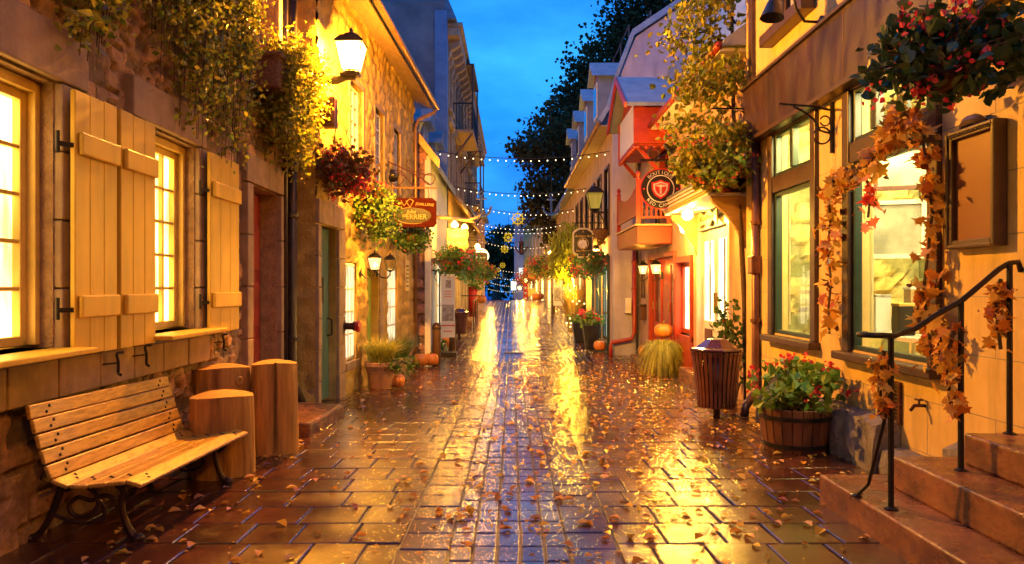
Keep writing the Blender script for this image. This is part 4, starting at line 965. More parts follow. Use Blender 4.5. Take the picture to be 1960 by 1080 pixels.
# gooseneck lamp
t = thing('gooseneck_lamp', 'dark gooseneck barn lamp arching out from above the fascia', 'wall lamp', R4.pt(7.8,4.25))
m = MB(); rot = V((-1,0,0)).to_track_quat('Z','Y').to_matrix(); m.lathe([(.07,0),(.07,.015),(.03,.03)], R4.pt(7.8,4.27,.0), 14, tilt=rot); m.tube([R4.pt(7.8,4.27,.02), R4.pt(7.8,4.28,.18), R4.pt(7.8,4.42,.27), R4.pt(7.8,4.72,.33), R4.pt(7.8,4.92,.40), R4.pt(7.8,4.93,.49), R4.pt(7.8,4.78,.52), R4.pt(7.8,4.55,.52)], .016, 8); m.build('arm', 'iron', t, smooth=True)
MB().lathe([(.02,.16),(.035,.15),(.04,.10),(.055,.08),(.12,-.10),(.125,-.11),(.11,-.10),(.04,.06)], R4.pt(7.8,4.42,.52), 20, tilt=V((.12,.1,1)).to_track_quat('Z','Y').to_matrix()).build('shade', 'iron', t, smooth=True)
t = thing('sign_bracket', 'small empty iron scroll bracket between the two shop windows', 'bracket', R4.pt(7.55,3.0)); m = MB()
for y in (7.5,): m.bar(R4.pt(y,2.82,.02), R4.pt(y,3.34,.02), .03, .03); m.tube([R4.pt(y,3.26,.02), R4.pt(y,3.30,.25), R4.pt(y,3.32,.5), R4.pt(y,3.33,.56)], .012, 6); m.tube([R4.pt(y,3.02,.03), R4.pt(y,3.05,.14), R4.pt(y,3.16,.2), R4.pt(y,3.24,.3), R4.pt(y,3.30,.42)], .011, 6)
m.tube([R4.pt(7.5,3.0+.085*math.sin(a),.12+.085*math.cos(a)) for a in np.linspace(.3,6.0,20)], .010, 6); m.tube([R4.pt(7.5,3.15+.05*math.sin(a),.09+.05*math.cos(a)) for a in np.linspace(.3,6.0,16)], .008, 6); m.build('ironwork', 'iron', t)
downpipe('downpipe', [(3.24,9.72,4.1), (3.24,9.72,.15), (3.22,9.70,.05), (3.08,9.5,-.04), (2.98,9.35,-.09), (2.96,9.32,-.2)], .055, 'brownpipe', 'brown square-headed downpipe at the corner of the cream shop behind the litter bin', [(3.24,9.72,2.3),(3.24,9.72,1.0)])
m = MB(); m.box(3.16,3.29,9.64,9.82,1.62,1.86); tag(m.build('rain_hopper', 'brownpipe', bev=.015), 'square metal hopper box halfway up the brown downpipe', 'hopper')
# stone plinth along the foot
def rough_block(name, x0, x1, y0, y1, z0, z1, lab, seed):
    m = MB(); n = 10; ny = max(6, int((y1-y0)/.07)); faces = []
    prof = [(x1,z0),(x0,z0),(x0-.0,z0+(z1-z0)*.35),(x0,z0+(z1-z0)*.7),(x0+.03,z1-.02),(x0+.09,z1),(x1,z1)]
    A = np.linspace(y0, y1, ny); cols = []
    for y in A:
        for k, (x, z) in enumerate(prof):
            j = 0 if k in (0,6) else 1; nn = vn(np.array(y*6.), np.array(k*1.7+seed), seed)-.5; n2 = vn(np.array(y*17.), np.array(k*2.9), seed+3)-.5
            m.v.append((x+j*(.07*nn+.04*n2), y, z+j*(.05*n2+.04*nn)))
    p = len(prof)
    for i in range(ny-1):
        for k in range(p-1): m.f.append([i*p+k, (i+1)*p+k, (i+1)*p+k+1, i*p+k+1])
    m.f.append(list(range(p))); m.f.append([(ny-1)*p+k for k in range(p)][::-1]); m.c = np.ones((len(m.v),3))
    tag(m.build(name, 'plinth', None), lab, 'stone block')
rough_block('stone_plinth', 3.10, 3.295, 7.75, 9.3, -.4, .16, 'rough dark foundation stone between the downpipe and the barrel planter', 1)
rough_block('stone_plinth', 3.07, 3.295, 6.2, 7.68, -.4, .30, 'tall rough foundation stone right of the barrel planter', 2)
rough_block('stone_plinth', 3.10, 3.295, 5.35, 6.15, -.4, .10, 'low rough foundation stone beside the steps', 3)
rough_block('stone_plinth', 3.12, 3.295, 5.0, 5.33, -.4, .30, 'small pointed foundation stone behind the second step', 4)
t = thing('vent_grille', 'rusty slotted vent grille low on the cream wall behind the rail', 'vent', R4.pt(6.35,.45)); m = MB()
for a, b, c, d in ((6.18,6.21,.28,.64),(6.52,6.55,.28,.64),(6.21,6.52,.28,.31),(6.21,6.52,.61,.64)): m.pbox(R4, a, b, c, d, 0, .03)
m.build('frame', 'rust', t); m = MB()
for k in range(9): m.pbox(R4, 6.21, 6.52, .32+.032*k, .338+.032*k, .002, .02)
m.build('louvre', 'castbrown', t)
t = thing('wall_tap', 'small brass garden tap on the cream wall above the steps', 'tap', R4.pt(5.84,.5)); m = MB(); m.tube([R4.pt(5.84,.5,0), R4.pt(5.84,.5,.09), R4.pt(5.84,.46,.12)], .014, 8); m.build('spout', 'rust', t, smooth=True); m = MB(); m.tube([R4.pt(5.84+.03*math.cos(a),.55,.05+.03*math.sin(a)) for a in np.linspace(0,5.6,10)], .007, 6); m.tube([R4.pt(5.84,.5,.05), R4.pt(5.84,.55,.05)], .008, 6); m.build('handle', 'rust', t)
# steps
def step(x0, y1, zb, h, lab):
    m = MB(); z = lambda y, k: zg(4.8)+k; ya = 1.2; n = 24; o = len(m.v)
    m.hexa([(x0,ya,zb),(4.2,ya,zb),(4.2,y1,zb),(x0,y1,zb)], [(x0,ya,zb+h),(4.2,ya,zb+h),(4.2,y1,zb+h),(x0,y1,zb+h)])
    return tag(m.build('stone_step', 'stepstone', None, bev=.018, seg=3), lab, 'step')
g5 = zg(5.29)
step(2.22, 5.29, g5-.12, .33, 'lowest and widest wet stone step of the shop entrance'); step(2.56, 4.92, g5+.2095, .215, 'middle wet stone step of the shop entrance'); step(2.90, 4.70, g5+.4245, .20, 'top stone step at the right edge of the picture')
# railing
t = thing('stair_railing', 'black iron handrail with a curled end beside the shop steps', 'railing', (2.3,4.44,g5+.21))
rail = [(2.30+.085*math.cos(a)-.085, 4.52+.085*math.sin(a), 1.165) for a in np.linspace(5.6,.0,18)]
p1, p2, p3 = V((2.30,4.44,1.165)), V((2.78,4.53,1.36)), V((3.18,4.68,1.60))
MB().tube([(2.18,4.50,1.16),(2.12,4.47,1.16),(2.10,4.42,1.16),(2.14,4.37,1.16),(2.22,4.36,1.16),(2.29,4.38,1.155),(2.36,4.44,1.165),(2.46,4.47,1.19),(2.60,4.50,1.27),p2,(2.95,4.59,1.47),(3.10,4.65,1.565),p3,(3.26,4.71,1.61),(3.29,4.73,1.55)], .017, 8).build('handrail', 'iron', t, smooth=True)
for (x, y, z0, z1) in ((2.30,4.44,g5+.21,1.155),(2.78,4.53,g5+.42,1.355),(3.17,4.66,g5+.62,1.60)):
    m = MB(); m.tube([(x,y,z0),(x,y,z1)], .018, 8); m.lathe([(.04,0),(.04,.01),(.02,.02)], (x,y,z0), 10); m.build('post', 'iron', t)
m = MB(); m.tube([(2.22,4.72,g5+.212), (2.25,4.62,.2), (2.30,4.45,.78)], .011, 6); m.lathe([(.035,0),(.035,.01),(.015,.02)], (2.22,4.72,g5+.21), 10); m.build('brace', 'iron', t)
def maple_swag(name, lab, pts, n, spread, size, mat='autumn', extra=True, flat=0):
    pts = [V(p) for p in pts]; seg = [(b-a).length for a, b in zip(pts, pts[1:])]; tot = sum(seg); q = []
    for _ in range(n):
        s = NP.random()*tot; i = 0
        while i < len(seg)-1 and s > seg[i]: s -= seg[i]; i += 1
        p = pts[i].lerp(pts[i+1], min(1, s/seg[i])); q.append(np.array(p)+NP.normal(size=3)*spread*np.array((.55,1,1)))
    t = thing(name, lab, 'garland', pts[0]); leaves(q, size, 'maple', jit=.35).build('leaves', mat, t)
    MB().tube(pts, .012, 6).build('stem', 'stem', t)
    b = q[::3]; leaves(np.array(b)+NP.normal(size=(len(b),3))*spread*.7, size*.5, 'leaf', w=.3).build('small_leaves', 'bronzeleaf', t); return t
X = 3.16
maple_swag('leaf_garland', 'orange maple leaf garland draped round the wide shop window', [(X,7.28,.98),(X,7.30,1.25),(X,7.24,1.5),(X,7.32,1.8),(X,7.26,2.1),(X,7.30,2.42),(X,7.18,2.52),(X-.03,6.95,2.46),(X-.03,6.7,2.46),(X-.04,6.4,2.52),(X-.04,6.1,2.66),(X-.04,5.8,2.74),(X-.03,5.58,2.6),(X-.02,5.52,2.3),(X,5.50,2.0),(X,5.56,1.7),(X,5.62,1.4),(X,5.55,1.15),(X,5.50,.85)], 300, .065, .135)
maple_swag('leaf_garland', 'red drooping spray of leaves in the middle of the wide shop window', [(X-.02,6.45,2.36),(X-.02,6.42,2.2),(X-.02,6.45,2.06)], 20, .05, .11, 'coralflower')
maple_swag('leaf_garland', 'dense orange leaf cluster above the corner of the wide shop window', [(X-.06,6.0,2.66),(X-.08,5.85,2.86),(X-.06,5.7,2.74)], 40, .06, .15)
maple_swag('leaf_bundle', 'bundle of coral leaves tied to the lowest rail post', [(2.27,4.46,1.06),(2.25,4.48,.9),(2.26,4.46,.70)], 46, .036, .085)
maple_swag('leaf_bundle', 'bundle of drooping leaves tied to the middle rail post', [(2.74,4.54,1.18),(2.70,4.55,.95),(2.73,4.54,.68)], 56, .045, .09)
maple_swag('leaf_bundle', 'bundle of leaves and twigs tied to the top rail post', [(3.12,4.67,1.5),(3.10,4.68,1.3),(3.12,4.67,1.05)], 46, .04, .10)
# barrel planter
y = 7.22; c = V((2.79,y,zg(y))); t = thing('barrel_planter', 'half barrel planter of red-flowered begonias in front of the cream shop', 'planter', c); m = MB(); n = 22
for i in range(n):
    a0, a1 = 2*math.pi*i/n+.012, 2*math.pi*(i+1)/n-.012; vs = []
    for r, z in ((.285,0),(.315,.15),(.335,.30),(.345,.43)):
        for a in (a0, a1): vs += [c+V((r*math.cos(a), r*math.sin(a), z)), c+V(((r-.03)*math.cos(a), (r-.03)*math.sin(a), z))]
    fs = []
    for j in range(3):
        o = 4*j; fs += [(o,o+2,o+6,o+4), (o+1,o+5,o+7,o+3), (o,o+4,o+5,o+1), (o+2,o+3,o+7,o+6)]
    fs += [(0,1,3,2), (12,14,15,13)]; m.add(vs, fs)
m.build('staves', 'oakbarrel', t, bev=.004, seg=1)
for z, r in ((.07,.302),(.34,.342)): MB().lathe([(r-.008,z-.022),(r+.004,z-.02),(r+.007,z+.02),(r-.008,z+.022)], c, 44).build('hoop', 'iron', t, smooth=False)
MB().lathe([(.30,.38),(.1,.40)], c, 20).build('soil', 'soil', t)
pt = cloud(c+V((-.02,0,.60)), (.42,.40,.25), 430, 22); leaves(pt, .105, w=.40, bias=(0,0,-.15), fold=.2).build('foliage', 'brightleaf', t)
m = MB()
for p in pt[::7]: m.tube([c+V((NP.normal()*.08, NP.normal()*.08, .40)), (c+V((0,0,.5))).lerp(V(p), .6), V(p)], .005, 5)
m.build('stem', 'stalk', t)
q = np.array([np.array(c+V((a, b, d))) for a, b, d in ((-.42,-.1,.78),(-.40,0,.62),(-.12,-.1,.92),(-.05,.05,.88),(.0,.1,.84),(.28,-.15,.82),(.32,0,.76),(.38,.1,.72),(.2,.2,.86),(-.2,.1,.84),(.05,-.3,.58),(.12,-.28,.62),(.42,-.2,.60))])
flowers(np.repeat(q, 12, 0)+NP.normal(size=(len(q)*12,3))*.036, .045, 12).build('flowers', 'redflower', t)
# litter bin
def litter_bin(x, y, s, lab):
    c = V((x,y,zg(y))); t = thing('litter_bin', lab, 'litter bin', c); n = 30
    MB().tube([c, c+V((0,0,.14*s))], .045*s, 12).build('post', 'castbrown', t)
    m = MB(); R0 = lambda f: (.245+.085*f**1.6)*s
    for i in range(n):
        a = 2*math.pi*i/n; d = V((math.cos(a), math.sin(a), 0)); g = V((-math.sin(a), math.cos(a), 0)); vs = []
        for f in (0,.35,.7,.92,1):
            r = R0(f); wd = (.017+.006*f)*s; z = V((0,0,(.13+.72*f)*s)); vs += [c+z+d*r-g*wd, c+z+d*r+g*wd, c+z+d*(r-.008)+g*wd, c+z+d*(r-.008)-g*wd]
        m.add(vs, [q for j in range(4) for q in ((4*j,4*j+1,4*j+5,4*j+4),(4*j+1,4*j+2,4*j+6,4*j+5),(4*j+2,4*j+3,4*j+7,4*j+6),(4*j+3,4*j,4*j+4,4*j+7))]+[(0,3,2,1),(16,17,18,19)])
    m.build('slats', 'binslat', t)
    m = MB()
    for f in (.04,.95): m.lathe([(R0(f)-.014*s,(.13+.72*f-.025)*s),(R0(f)-.009*s,(.13+.72*f-.025)*s),(R0(f)-.009*s,(.13+.72*f+.025)*s),(R0(f)-.014*s,(.13+.72*f+.025)*s)], c, 40)
    for f in (.04,.95):
        for i in range(n): d = V((math.cos(2*math.pi*i/n), math.sin(2*math.pi*i/n), 0)); m.lathe([(.010*s,0),(.006*s,.006*s)], c+V((0,0,(.13+.72*f)*s))+d*R0(f), 6, tilt=d.to_track_quat('Z','Y').to_matrix())
    m.build('band', 'castbrown', t)
    MB().lathe([(.20*s,.15*s),(.215*s,.16*s),(.285*s,.80*s),(.27*s,.80*s),(.2*s,.17*s)], c, 28).build('liner', 'blacksign', t, smooth=True)
    MB().lathe([(.335*s,.85*s),(.345*s,.87*s),(.335*s,.885*s),(.27*s,.90*s),(.13*s,1.0*s),(.09*s,1.01*s)], c, 8).build('lid', 'binlid', t, bev=.008)
    return t
litter_bin(2.60, 9.3, .98, 'brown slatted litter bin with a wet domed lid by the cream shop downpipe')
# hanging baskets by the shop
b = basket('hanging_basket', 'big dark begonia basket with red flowers hanging at the upper right', (2.80,4.72,2.84), .43, 'basketleaf', 1000, 'pinkflower', 85, .085, (2.82,4.72,3.75), bowl='wicker', sq=.72, bs=.66, drop=.0, clumps=34, fsize=.042, heads=5)
s = MB()
for _ in range(34):
    d = V(NP.normal(size=3)); d.z = abs(d.z)*.8; d.normalize(); p = V((2.78,4.72,2.78)); s.tube([p, p+d*.3+V((0,0,.06)), p+d*(.5+.15*NP.random())+V((0,0,-.02))], .004, 5)
s.build('stem', 'stem', b)
t = thing('basket_bracket', 'black iron arm holding the big begonia basket', 'bracket', R4.pt(4.72,3.8)); m = MB(); m.tube([R4.pt(4.72,3.4,.02), R4.pt(4.72,3.75,.06), R4.pt(4.72,3.86,.25), R4.pt(4.72,3.78,.48), R4.pt(4.72,3.72,.50)], .016, 8); m.bar(R4.pt(4.72,3.3,.015), R4.pt(4.72,3.9,.015), .03, .03); m.build('arm', 'iron', t)
b = basket('hanging_basket', 'leafy basket of coral flowers hanging at the far corner of the cream shop', (2.83,10.0,3.12), .56, 'vineleaf', 2300, 'coralflower', 70, .085, (2.86,10.0,3.86), sq=.72, drop=.02, clumps=30, fsize=.042, heads=5)
t = thing('basket_bracket', 'iron scroll arm holding the coral basket at the shop corner', 'bracket', (3.24,9.98,3.86)); m = MB(); m.bar((3.24,9.98,3.5), (3.24,9.98,3.95), .025, .025); m.bar((3.26,9.98,3.88), (2.72,9.98,3.88), .02, .02); m.tube([(3.1+.09*math.cos(a),9.98,3.76+.09*math.sin(a)) for a in np.linspace(0,6,18)], .009, 6); m.build('arm', 'iron', t)
# vine climbing at the shop corner
t = thing('climbing_vine', 'tall yellowing vine leaning out above the red shop canopy', 'vine', (3.36,10.45,zg(10.4))); m = MB()
m.tube([(3.36,10.45,zg(10.4)), (3.34,10.5,1.2), (3.30,10.6,2.6), (3.24,10.7,4.0), (3.25,10.8,5.4), (3.3,10.8,6.8)], [.045,.04,.035,.03,.024,.012], 8); tips = []
for z, x, zz, yy in ((3.6,2.55,3.9,10.9),(4.0,2.5,4.35,10.4),(4.4,2.75,4.7,11),(4.9,2.45,5.15,10.7),(5.3,2.75,5.5,10.3),(5.0,2.9,5.0,11.2),(6.0,2.85,6.2,10.6),(6.5,3.0,6.6,10.9),(4.5,2.95,4.35,10.2),(5.8,2.7,5.6,10.9)):
    p = V((3.27,10.7,z)); q = V((x,yy,zz)); c1 = p.lerp(q,.5)+V((0,0,.15)); m.tube([p, c1, q, q+V((-.12,0,-.18))], [.018,.012,.007,.003], 6); tips += [p.lerp(q,.35), c1, c1.lerp(q,.5), q, q+V((-.1,0,-.15)), q+V((.12,0,.02)), q+V((.02,.15,-.05))]
m.build('stem', 'stem', t, smooth=True)
pts = np.concatenate([np.array(q)+NP.normal(size=(32,3))*np.array((.17,.2,.12)) for q in tips]); leaves(pts, .095, w=.36, bias=(-.2,0,-.7), fold=.2).build('foliage', 'vineleaf', t)
t = thing('potted_shrub', 'dark leafy shrub with red berries between the white doors and the litter bin', 'shrub', (3.12,10.55,zg(10.5))); c = V((3.12,10.55,zg(10.5)))
MB().lathe(POT(.16,.3), c, 20).build('pot', 'greypot', t); pts = cloud(c+V((0,0,.85)), (.26,.26,.62), 420, 16); leaves(pts, .085, w=.4).build('foliage', 'greenleaf', t); m = MB()
for p in pts[::14]: m.tube([c+V((0,0,.25)), V(p)], .005, 5)
m.build('stem', 'stem', t); flowers(pts[::24], .05).build('berries', 'redflower', t)

# ================================================================ house of the red balcony
R3 = Plane(3.4, 0, -1)
h3 = thing('balcony_house', 'pale rendered house with a red dormer, a carved balcony and red doors', 'house', R3.pt(15,0))
holes = [(11.3,13.3,.12,2.62,.12), (13.75,15.0,.5,1.95,.15), (15.15,17.9,-.3,2.15,.13), (15.9,17.3,2.9,4.75,.2)]
m = wall(R3, 10.31, 19.35, -.9, 5.0, holes, 0, None, body=0); m.build('wall', 'pinkrender', h3)
e = MB(); e.box(3.66,9,10.31,19.35,-.9,5.0); e.build('body', 'darkvoid', h3)
# canted lower roof, eave, gutter
rf = MB(); rf.prism([(-.42,4.86),(-.40,4.95),(.15,5.35),(.75,7.2),(1.1,7.6),(4,8.6),(6,7.6),(6,4.9)], (3.4,10.31,0), (1,0,0), (0,0,1), (0,9.0,0)); rf.build('roof', 'metalroof', h3)
g = MB(); g.tube([(2.95,10.4,4.88),(2.95,15.6,4.88)], .065, 8); g.tube([(2.95,15.0,4.86),(3.02,15.0,4.7),(3.36,14.9,4.45)], .04, 8); g.build('gutter', 'redpaint', h3, smooth=True)
sg = MB(); sg.box(2.96,3.39,10.4,15.6,4.80,4.85); sg.build('eave_soffit', 'whitepaint', h3)
# balcony dormer hood
d = MB(); d.box(2.62,3.39,15.75,15.80,4.55,5.45); d.box(2.62,3.39,18.05,18.10,4.55,5.45); d.box(2.62,3.39,15.81,18.04,4.50,4.56); d.prism([(15.75,5.45),(16.92,6.25),(18.10,5.45)], (2.70,0,0), (0,1,0), (0,0,1), (.7,0,0)); dm = d.build('balcony_hood', 'redpaint', h3, bev=.01)
q = MB(); q.box(2.66,2.70,15.81,18.04,4.57,5.44); q.build('hood_front', 'whitepaint', dm)
q = MB()
for s in (-1, 1): q.hexa([(2.42,16.92,6.22),(3.9,16.92,6.22),(3.9,16.92+s*1.45,5.28),(2.42,16.92+s*1.45,5.28)], [(2.42,16.92,6.30),(3.9,16.92,6.30),(3.9,16.92+s*1.45,5.36),(2.42,16.92+s*1.45,5.36)])
q.build('hood_roof', 'metalroof', dm)
q = MB()
for s in (-1, 1): q.bar((2.40,16.92,6.24), (2.40,16.92+s*1.47,5.30), .05, .12)
q.build('barge_board', 'redpaint', dm)
for x, y in [(2.66, 15.8+.27*i) for i in range(9)]+[(2.72+.18*i, 15.78) for i in range(4)]:
    MB().lathe([(.0,-.10),(.05,-.06),(.055,-.03),(.03,0)], (x,y,4.5), 8).build('drop_finial', 'redpaint', dm)
for p, z in (((2.72,15.9), 3.3), ((2.72,17.95), 3.3)): q = MB(); q.bar((p[0],p[1],4.5), (3.38,p[1],3.75), .06, .08); q.build('bracket', 'redpaint', h3)
window(h3, R3, 15.92, 17.28, 2.92, 4.73, 3, 4, .1, 'redpaint', 'duskglass', fw=.12)
# balcony
bl = MB(); bl.box(2.65,3.39,15.5,18.4,2.36,2.74); b = bl.build('balcony', 'orangepaint', h3, bev=.012); q = MB(); q.box(2.60,3.39,15.45,18.45,2.742,2.78); q.build('floor_edge', 'palewood', b)
q = MB()
for x, y in ((2.68,15.54),(2.68,18.36),(3.33,15.54)): q.box(x-.045,x+.045,y-.045,y+.045,2.78,3.72); q.lathe([(.05,0),(.06,.03),(.03,.06),(.055,.12),(.04,.17),(.0,.2)], (x,y,3.72), 10)
q.build('newel_post', 'redpaint', b)
q = MB(); n = 20
for i in range(n):
    y = 15.62+2.66*i/n; z = 3.62-.18*math.sin(math.pi*(i+.5)/n); q.box(2.655,2.685,y,y+.118,3.02,z)
q.bar((2.67,15.58,3.0),(2.67,18.32,3.0), .05,.06); q.build('front_screen', 'orangepaint', b)
q = MB()
for i in range(6): x = 2.76+.1*i; q.box(x-.02,x+.02,15.52,15.56,2.95,3.62)
q.box(2.72,3.3,15.51,15.57,2.90,2.95); q.box(2.72,3.3,15.505,15.575,3.62,3.68); q.build('baluster', 'redpaint', b)
t = thing('balcony_chair', 'dark blue chair standing on the carved balcony', 'chair', (3.05,16.2,2.78)); m = MB(); m.box(2.85,3.25,16.0,16.4,3.18,3.22); m.build('seat', 'bluegrey', t); m = MB(); m.box(2.85,3.25,16.4,16.44,3.2,3.68); m.build('backrest', 'bluegrey', t)
for x, y in ((2.88,16.03),(3.22,16.03),(2.88,16.37),(3.22,16.37)): MB().box(x-.015,x+.015,y-.015,y+.015,2.78,3.18).build('leg', 'iron', t)
# white shop entrance under its canopy
cw = MB(); Y0, Y1 = 10.45, 13.45
cw.prism([(0,3.22),(0,3.30),(-.62,2.98),(-.62,2.80),(-.56,2.80)], (3.4,Y0,0), (1,0,0), (0,0,1), (0,Y1-Y0,0)); cn = cw.build('canopy', 'creamtrim', h3, bev=.008)
q = MB(); q.box(2.80,3.38,Y0+.02,Y1-.02,2.76,2.798); q.build('canopy_soffit', 'whitepaint', cn); q = MB(); q.prism([(.01,3.31),(.01,3.36),(-.66,3.03),(-.66,2.99)], (3.4,Y0-.05,0), (1,0,0), (0,0,1), (0,Y1-Y0+.1,0)); q.build('canopy_roof', 'slate', cn); q = MB()
for z, x in ((2.84,2.765),(2.90,2.755),(2.96,2.75)): q.box(x,x+.03,Y0,Y1,z,z+.03)
q.build('moulding', 'whitepaint', cn)
for y in (10.62, 13.3):
    q = MB(); q.prism([(0,0),(0,-.75),(-.06,-.75),(-.10,-.55),(-.30,-.25),(-.5,-.08),(-.52,0)], (3.395,y-.05,2.755), (1,0,0), (0,0,1), (0,.1,0)); q.build('canopy_bracket', 'palewood', h3, bev=.01)
fr = MB(); D = -.1
for y in (11.3,11.42,13.18): pass
fr.pbox(R3, 11.3, 11.42, .12, 2.6, -.11, .05); fr.pbox(R3, 13.18, 13.3, .12, 2.6, -.11, .05); fr.pbox(R3, 11.42, 13.18, 2.44, 2.6, -.11, .05); wf = fr.build('door_frame', 'whitepaint', h3, bev=.008)
for a, b in ((11.43,12.29), (12.31,13.17)):
    q = MB(); q.pbox(R3, a, a+.10, .13, 2.43, -.09, -.03); q.pbox(R3, b-.10, b, .13, 2.43, -.09, -.03); q.pbox(R3, a+.10, b-.10, 2.25, 2.43, -.09, -.03); q.pbox(R3, a+.10, b-.10, .13, .86, -.09, -.03); dd = q.build('door', 'whitepaint', h3, bev=.008)
    q = MB(); q.pbox(R3, a+.09, b-.09, .85, 2.26, -.085, -.06); q.build('pane', 'lit_door', dd); q = MB(); q.pbox(R3, a+.2, b-.2, .25, .72, -.03, -.012); q.build('panel', 'maroon', dd, bev=.006)
    q = MB(); q.pbox(R3, (a+b)/2-.035, (a+b)/2+.035, .87, 2.24, -.058, -.045); q.build('glazing_strip', 'duskglass', dd)
    MB().tube([R3.pt(b-.05 if a < 12 else a+.05,1.0,-.015), R3.pt(b-.05 if a < 12 else a+.05,1.35,-.015)], .015, 8).build('door_handle', 'brass', dd)
fan = MB(); fan.pbox(R3, 11.45, 13.15, 2.62, 2.75, .0, .03); fan.build('door_fascia', 'whitepaint', h3)
lamp('canopy_light', (2.98,12.3,2.60), 85, (1,.72,.30), .06); q = MB(); q.lathe([(.02,.12),(.09,.08),(.10,0),(.05,-.06)], (2.95,12.3,2.63), 14); tag(q.build('ceiling_light', 'bulb', smooth=True), 'glowing round light under the soffit of the white doorway canopy', 'lamp')
m = MB(); m.box(3.06,3.39,11.2,13.4,-.5,-.02); tag(m.build('doorstep', 'stepstone', None, bev=.02), 'pale stone step below the white glass doors behind the litter bin', 'step')
t = thing('globe_lamp', 'bright globe lamp on the wall at the far side of the white doorway', 'wall lamp', R3.pt(13.6,2.5)); m = MB(); m.tube([R3.pt(13.6,2.75,0), R3.pt(13.6,2.8,.12), R3.pt(13.6,2.68,.2)], .014, 6); m.lathe([(.05,0),(.06,.05),(.02,.08)], R3.pt(13.6,2.60,.2), 12); m.build('arm', 'iron', t); MB().lathe([(.03,.10),(.075,.05),(.085,0),(.06,-.06),(.02,-.08)], R3.pt(13.6,2.52,.2), 16).build('globe', 'bulb', t, smooth=True); lamp('globe_light', R3.pt(13.6,2.5,.32), 45, (1,.70,.30), .06, t)
t = thing('shop_sign', 'wavy wooden nameboard hung across the arch of the white doorway', 'sign', R3.pt(12.3,2.62,.1)); m = MB(); pl = [(12.9-.1*i, .10+.04*math.sin(i*1.1)) for i in range(13)]; m.prism([(a, b) for a, b in pl]+[(a, -b+.03*math.sin(a*9)) for a, b in pl[::-1]], (3.30,0,2.60), (0,1,0), (0,0,1), (-.03,0,0)); m.build('board', 'palewood', t); m = MB(); m.text('Michel & Simone', (3.266,12.3,2.57), (0,-1,0), (0,0,1), .13, .004, shear=.3); m.build('lettering', 'rust', t)
# red framed display window and red doors
w = window(h3, R3, 13.77, 14.98, .52, 1.93, 1, 1, .1, 'redpaint', 'lit_door', fw=.09); w['label'] = 'lit display window in a red frame'
q = MB(); q.pbox(R3, 13.7, 13.79, .4, 2.05, -.1, .06); q.pbox(R3, 14.96, 15.1, .4, 2.05, -.1, .06); q.pbox(R3, 13.79, 14.96, 1.93, 2.05, -.1, .06); q.pbox(R3, 13.7, 15.1, -.2, .5, -.1, .04); q.build('red_panelling', 'redpaint', h3, bev=.008)
q = MB(); q.pbox(R3, 15.12, 15.2, -.3, 2.2, -.12, .06); q.pbox(R3, 17.85, 17.95, -.3, 2.2, -.2, .06); q.pbox(R3, 15.2, 17.85, 2.1, 2.2, -.2, .06); q.build('door_frame', 'redpaint', h3, bev=.008)
for a, b in ((15.22,16.05), (16.9,17.8)):
    q = MB(); q.pbox(R3, a, b, -.28, 2.09, -.12, -.07); q.pbox(R3, a, a+.14, -.28, 2.09, -.07, -.04); q.pbox(R3, b-.14, b, -.28, 2.09, -.07, -.04); q.pbox(R3, a+.14, b-.14, .45, .6, -.07, -.04); q.pbox(R3, a+.14, b-.14, 1.93, 2.09, -.07, -.04); dd = q.build('door', 'redpaint', h3, bev=.008)
    q = MB(); q.pbox(R3, a+.16, b-.16, .62, 1.92, -.068, -.06); q.build('pane', 'duskglass', dd); MB().tube([R3.pt(b-.07,.9,-.025), R3.pt(b-.07,1.1,-.025)], .014, 8).build('door_handle', 'brass', dd)
q = MB(); q.pbox(R3, 16.07, 16.88, -.28, 2.09, -.12, -.075); q.build('door_panel', 'redpaint', h3)
sconce('wall_lamp', R3, 16.5, 1.72, True, 'lit lantern between the red doors, the nearer of two', .2, .16, 16); sconce('wall_lamp', R3, 18.1, 1.74, True, 'lit lantern left of the red doors, the farther of two', .2, .16, 16)  # one lantern of this pair stands in for a reflection in the door glass
m = MB(); m.box(2.98,3.39,14.9,18.4,-.8,-.24); tag(m.build('doorstep', 'stepstone', None, bev=.02), 'low stone step in front of the red doors', 'step')
pumpkin((3.18,17.5,-.24), .17, 'pumpkin sitting on the stone step of the red doors', .95); pumpkin((3.14,15.2,.36), .19, 'pumpkin resting on top of the ornamental grass mound', .9, .3)
t = thing('grass_mound', 'mound of yellow ornamental grass by the red display window', 'plant', (3.02,14.7,zg(14.7))); c = V((3.02,14.7,zg(14.7)))
MB().lathe(POT(.17,.45), c, 16).build('pot', 'greypot', t)
grass(MB(), c+V((0,0,.52)), 2200, .50, .42, .16, 3.0, .008).build('foliage', 'grassy', t)
t = thing('mailbox', 'dark metal letter box on the wall by the red doors', 'mailbox', R3.pt(18.6,.75)); m = MB(); m.pbox(R3, 18.5, 18.8, .6, .95, 0, .14); m.build('box', 'rust', t, bev=.01); m = MB(); m.pbox(R3, 18.48, 18.82, .96, 1.0, 0, .17); m.build('lid', 'castbrown', t)
t = thing('window_bars', 'iron grid of bars on the wall left of the red doors', 'grille', R3.pt(18.7,1.7)); m = MB()
for y in (18.45,18.65,18.85): m.bar(R3.pt(y,1.15,.06), R3.pt(y,2.15,.06), .02, .02)
for z in (1.25,1.6,1.95): m.bar(R3.pt(18.4,z,.07), R3.pt(18.95,z,.07), .02, .02)
m.build('bars', 'iron', t)
